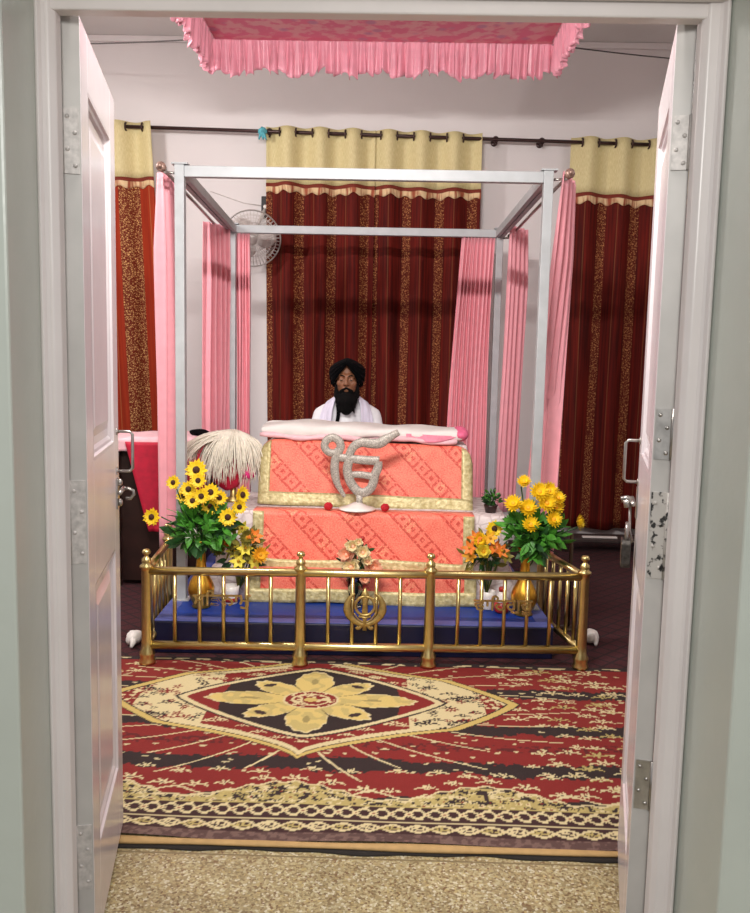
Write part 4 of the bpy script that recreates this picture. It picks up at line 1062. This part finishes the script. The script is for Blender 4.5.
o = m.build('hair', M['hair'], ch); o['kind'] = 'stuff'

# ------------------------------------------------------------------ low bench at right
bn = thing('low_bench', 'low dark bench against the wall under the right curtain', 'bench', (1.95, 6.78, .008))
m = MB(); m.box(-.55, .9, -.10, .12, .085, .115); m.build('top', simple('grey_brown_bench', (66, 54, 52), .6), bn, bevel=.006)
for x in (-.48, .2, .82): m = MB(); m.box(x-.03, x+.03, -.08, .10, 0, .085); m.build('leg', M['dark_wood'], bn)
m = MB(); m.box(-.14, .14, -.02, .02, 0, .014); tag(m.build('white_strip', M['white_cloth'], loc=(1.72, 6.72, .124), bevel=.004), 'slim white strip lying on the low dark bench', 'strip')

# ------------------------------------------------------------------ seated man
seat = thing('seat_platform', 'white-sheeted seat of the reader, behind the altar stand', 'seat', (-.29, 5.86, 0))
m = MB(); m.box(-.5, .5, -.45, .24, PT, .50); m.build('base', M['white_cloth'], seat, bevel=.02)
m = MB(); m.ell((0, -.1, .535), .48, .34, .045, 28, 8, fn=lambda p: V(math.copysign(abs(p.x/.48)**.5*.48, p.x), math.copysign(abs(p.y/.34)**.5*.34, p.y), p.z)); m.build('cushion', M['white_cloth'], seat)
man = thing('person', 'seated man in black turban, full beard and white shirt reading behind the altar', 'person', (-.298, 5.86, .575))
SK, K, KP = MB(), MB(), MB()
pel, chest, neck = V(0, 0, .09), V(0, .0, .45), V(0, -.01, .64)
HC = V(0, -.075, .80)                                             # head centre
# bare body (one surface)
SK.ell(pel, .165, .12, .10); SK.capsule(pel, V(0, .01, .30), .13, .125); SK.capsule(V(-.05, 0, .40), V(.05, 0, .40), .12, .12); SK.capsule(V(-.13, .0, .555), V(.13, .0, .555), .062, .062); SK.capsule(V(0, 0, .45), V(0, 0, .56), .12, .07)
SK.capsule(V(0, -.005, .58), V(0, -.04, .70), .055, .053)
def arm(s):
    sh, el, wr = V(s*.185, 0, .555), V(s*.255, -.06, .30), V(s*.14, -.28, .215)
    sh = V(s*.175, 0, .552); SK.capsule(sh, el+V(-s*.012, 0, 0), .046, .038); SK.capsule(el, wr, .040, .026)
    hd = (V(s*.09, -.345, .175)-wr).normalized(); side = V(0, 0, 1).cross(hd).normalized()
    SK.capsule(wr, wr+hd*.05, .026, .030); pc = wr+hd*.075
    for o_ in (-.022, -.007, .008, .023): SK.capsule(wr+hd*.03+side*o_*.8, pc+hd*.012+side*o_, .015, .013)
    for k, o_ in enumerate((-.028, -.009, .010, .028)):
        l = (.062, .075, .07, .055)[k]; b0 = pc+hd*.015+side*o_; b1 = b0+hd*l*.5+V(0, 0, -.006); b2 = b1+hd*l*.35+V(0, 0, -.022); b3 = b2+hd*l*.15+V(0, 0, -.02)
        SK.capsule(b0, b1, .0098, .0090); SK.capsule(b1, b2, .0090, .0082); SK.capsule(b2, b3, .0082, .0075)
    t0 = wr+hd*.03+side*(-s*.026); t1 = t0+hd*.03+side*(-s*.024)+V(0, 0, -.008); t2 = t1+hd*.03+side*(-s*.004)+V(0, 0, -.012)
    SK.capsule(t0, t1, .0125, .0105); SK.capsule(t1, t2, .0105, .0085)
    K.capsule(V(s*.178, 0, .553), el+V(-s*.012, 0, 0), .060, .054); K.capsule(el, wr-hd*.0, .056, .042)
def leg(s):
    hip, kn, an = V(s*.10, -.03, .09), V(s*.34, -.30, .10), V(-s*.06, -.33-.03*s, .055)
    SK.capsule(hip, kn, .085, .058); SK.capsule(kn, an, .055, .036)
    ft = an+V(-s*.16, .04, -.012); SK.capsule(an, ft, .034, .026)
    for q in range(5): SK.capsule(ft+V(0, (q-2)*.014, 0), ft+V(-s*.028, (q-2)*.015, -.004), .010, .008)
    KP.capsule(hip, kn, .105, .078); KP.capsule(kn, an+V(s*.02, 0, 0), .076, .056)
for s in (-1, 1): arm(s); leg(s)
# head: skull, jaw, nose, brows, lips, ears
def HP(x, y, z): return HC + V(x, y, z)
SK.ell(HP(0, .015, .035), .078, .098, .098, 24, 16); SK.ell(HP(0, -.02, -.035), .066, .076, .085, 20, 12); SK.ell(HP(0, -.055, -.09), .040, .036, .030)
for s in (-1, 1):
    SK.ell(HP(s*.043, -.060, -.022), .026, .026, .026); SK.ell(HP(s*.080, .015, -.005), .010, .022, .032); SK.capsule(HP(s*.012, -.090, .030), HP(s*.050, -.072, .030), .011, .011)
    SK.ell(HP(s*.034, -.079, .004), .017, .0135, .011)
SK.capsule(HP(0, -.092, .022), HP(0, -.112, -.022), .009, .013); SK.ell(HP(0, -.112, -.026), .016, .014, .011)
for s in (-1, 1): SK.ell(HP(s*.013, -.104, -.029), .009, .011, .008)
SK.capsule(HP(-.018, -.091, -.055), HP(.018, -.091, -.055), .008, .008); SK.capsule(HP(-.015, -.089, -.066), HP(.015, -.089, -.066), .009, .009)
tilt_c = HC
one_skin(SK, 'body', M['skin'], .0062, man, 3)
# eyes (lowered lids), brows, moustache, beard
def small(mb, nm, mat): return mb.build(nm, mat, man)
for s in (-1, 1):
    m = MB(); m.ell(HP(s*.034, -.0855, -.003), .0105, .005, .0022); small(m, 'eye', M['eye_white']); m = MB(); m.ell(HP(s*.034, -.0905, -.0015), .009, .003, .0024); small(m, 'iris', M['black_cloth'])
    m = MB(); m.tube(smooth([HP(s*.014, -.100, .026), HP(s*.034, -.096, .033), HP(s*.056, -.078, .025)]), [.0035]*6+[.005]*2+[.002]*5, 7); small(m, 'eyebrow', M['beard'])
B = MB()
B.ell(HP(0, -.062, -.142), .068, .055, .076); B.ell(HP(0, -.068, -.170), .058, .045, .062); B.ell(HP(0, -.070, -.198), .042, .036, .04)
for s in (-1, 1):
    B.capsule(HP(s*.072, -.002, -.01), HP(s*.066, -.03, -.105), .012, .024); B.capsule(HP(s*.058, -.046, -.100), HP(s*.040, -.075, -.145), .024, .034)
    B.capsule(HP(s*.004, -.100, -.053), HP(s*.038, -.082, -.076), .008, .012)
for k in range(60):
    rn = random.Random(k); a = rn.uniform(-1.2, 1.2); z = rn.uniform(-.185, -.10); w = interp(-z, [(.09, .07), (.16, .06), (.22, .04)])
    p = HP(w*math.sin(a), -.055-.045*math.cos(a), z); B.capsule(p, p+V(.010*math.sin(a), -.004, -.045), .008, .003)
one_skin(B, 'beard', M['beard'], .0055, man, 2)
# turban: layered wraps rising to a crown, lower edge peaked over the forehead
T_ = MB(); nT, mT = 72, 34
def turb(k, j):
    a = 2*PI*k/nT; v = j/mT                    # a=0 faces -y (the camera)
    ca = math.cos(a); fr_ = max(0, ca)
    zl = (-.025 + .125*max(0, 1-abs(math.sin(a))/.86)**.85) if ca > 0 else -.05
    ht = .150
    z = lerp(zl, ht, v)
    bulge = math.sin(PI*min(1, .07+.93*v))**.62 if v < 1 else 0
    wrap = .0055*math.sin(2*PI*(v*6.0) + 5.0*abs(math.sin(a*.5)) + (1.5 if math.sin(a) > 0 else 0))
    rx = (.082+.041*bulge)*math.cos(max(0, v-.55)/.45*PI/2)**.6 + wrap*(1-v)
    ry = (.100+.034*bulge)*math.cos(max(0, v-.55)/.45*PI/2)**.6 + wrap*(1-v)
    if v >= 1: rx = ry = .002
    return HP(rx*math.sin(a), .012-ry*ca, z)
vs = [turb(k, j) for j in range(mT+1) for k in range(nT)]
T_.add(vs, [(j*nT+k, j*nT+(k+1) % nT, (j+1)*nT+(k+1) % nT, (j+1)*nT+k) for j in range(mT) for k in range(nT)]+[tuple(range(mT*nT, (mT+1)*nT))])
T_.build('turban', M['black_cloth'], man)
# clothes
K.ell(V(0, 0, .10), .20, .15, .13); K.capsule(V(0, 0, .12), V(0, .005, .32), .155, .145); K.capsule(V(-.06, 0, .42), V(.06, 0, .42), .138, .138); K.capsule(V(-.13, 0, .56), V(.13, 0, .56), .078, .078); K.capsule(V(-.15, 0, .57), V(0, .01, .625), .06, .065); K.capsule(V(.15, 0, .57), V(0, .01, .625), .06, .065); K.capsule(V(0, -.02, .45), V(0, -.02, .555), .135, .085)
one_skin(K, 'kurta', M['kurta'], .011, man, 5); one_skin(KP, 'trousers', M['kurta'], .012, man, 4)
m = MB()
for s in (-1, 1):
    m.sheet(lambda u, v: V(s*lerp(.050, .012, v)+s*.030*(u-.5), lerp(-.035, -.125, v)-.012*u*(1-v), lerp(.655, .575, v)-.030*u*(1-v)), 5, 6)
small(m, 'collar', M['kurta']).modifiers.new('s', 'SOLIDIFY').thickness = .004
m = MB(); m.sheet(lambda u, v: V(lerp(-.07, -.045, u)+.006*math.sin(v*8), -.150-.008*math.sin(PI*v), lerp(.63, .36, v)), 4, 12); small(m, 'black_strap', M['black_cloth']).modifiers.new('s', 'SOLIDIFY').thickness = .006
# lilac-white shawl: round the neck, both ends down the chest
m = MB()
def shawl(u, v):
    w = .10
    path = smooth([V(-.125, -.165, .20), V(-.135, -.160, .38), V(-.125, -.110, .585), V(-.085, -.015, .69), V(0, .080, .70), V(.085, -.015, .69), V(.125, -.110, .585), V(.135, -.160, .38), V(.125, -.165, .20)], 5)
    i = u*(len(path)-1); k = min(int(i), len(path)-2); p = path[k].lerp(path[k+1], i-k)
    c = 1-abs(2*u-1)                          # 0 at the ends, 1 behind the neck
    o_ = V(math.copysign(1, u-.5)*lerp(.9, .75, c) if abs(u-.5) > .12 else (u-.5)*6, .25 if abs(u-.5) < .2 else .1, -.55*min(1, c*1.6))
    return p + o_*(w*(v-.35)) + V(0, -.006*math.sin(v*12+u*9), 0)
m.sheet(shawl, 60, 10); small(m, 'shawl', M['lilac_cloth']).modifiers.new('s', 'SOLIDIFY').thickness = .006

# ------------------------------------------------------------------ light
def area(name, loc, target, sx, sy, power, col):
    l = bpy.data.lights.new(name, 'AREA'); l.shape = 'RECTANGLE'; l.size, l.size_y = sx, sy; l.energy = power; l.color = col
    o = bpy.data.objects.new(name, l); COL.objects.link(o); o.location = loc
    o.rotation_euler = (Vector(target)-Vector(loc)).to_track_quat('-Z', 'Y').to_euler(); return o
area('tube_light_over_door', (-.45, 1.92, 3.0), (-.4, 5.5, 1.2), 1.2, .06, 105, (1, .96, .92))
area('tube_light_left_wall', (-3.2, 4.6, 3.1), (0, 5.2, 1.2), .06, 1.2, 90, (1, .96, .92))
area('tube_light_right_wall', (3.2, 4.0, 3.2), (0, 4.6, .8), .06, 1.2, 24, (1, .96, .92))
area('corridor_lamp', (.2, -1.9, 2.75), (0, 1.6, 1.3), 1.2, .6, 78, (1, .97, .92))
w = bpy.data.worlds.new('world'); sc.world = w; w.use_nodes = True
w.node_tree.nodes['Background'].inputs[0].default_value = (.85, .9, .95, 1); w.node_tree.nodes['Background'].inputs[1].default_value = .5
sc.view_settings.view_transform = 'Standard'; sc.view_settings.look = 'None'; sc.view_settings.gamma = 1; sc.view_settings.use_curve_mapping = False
sc.view_settings.exposure = 0
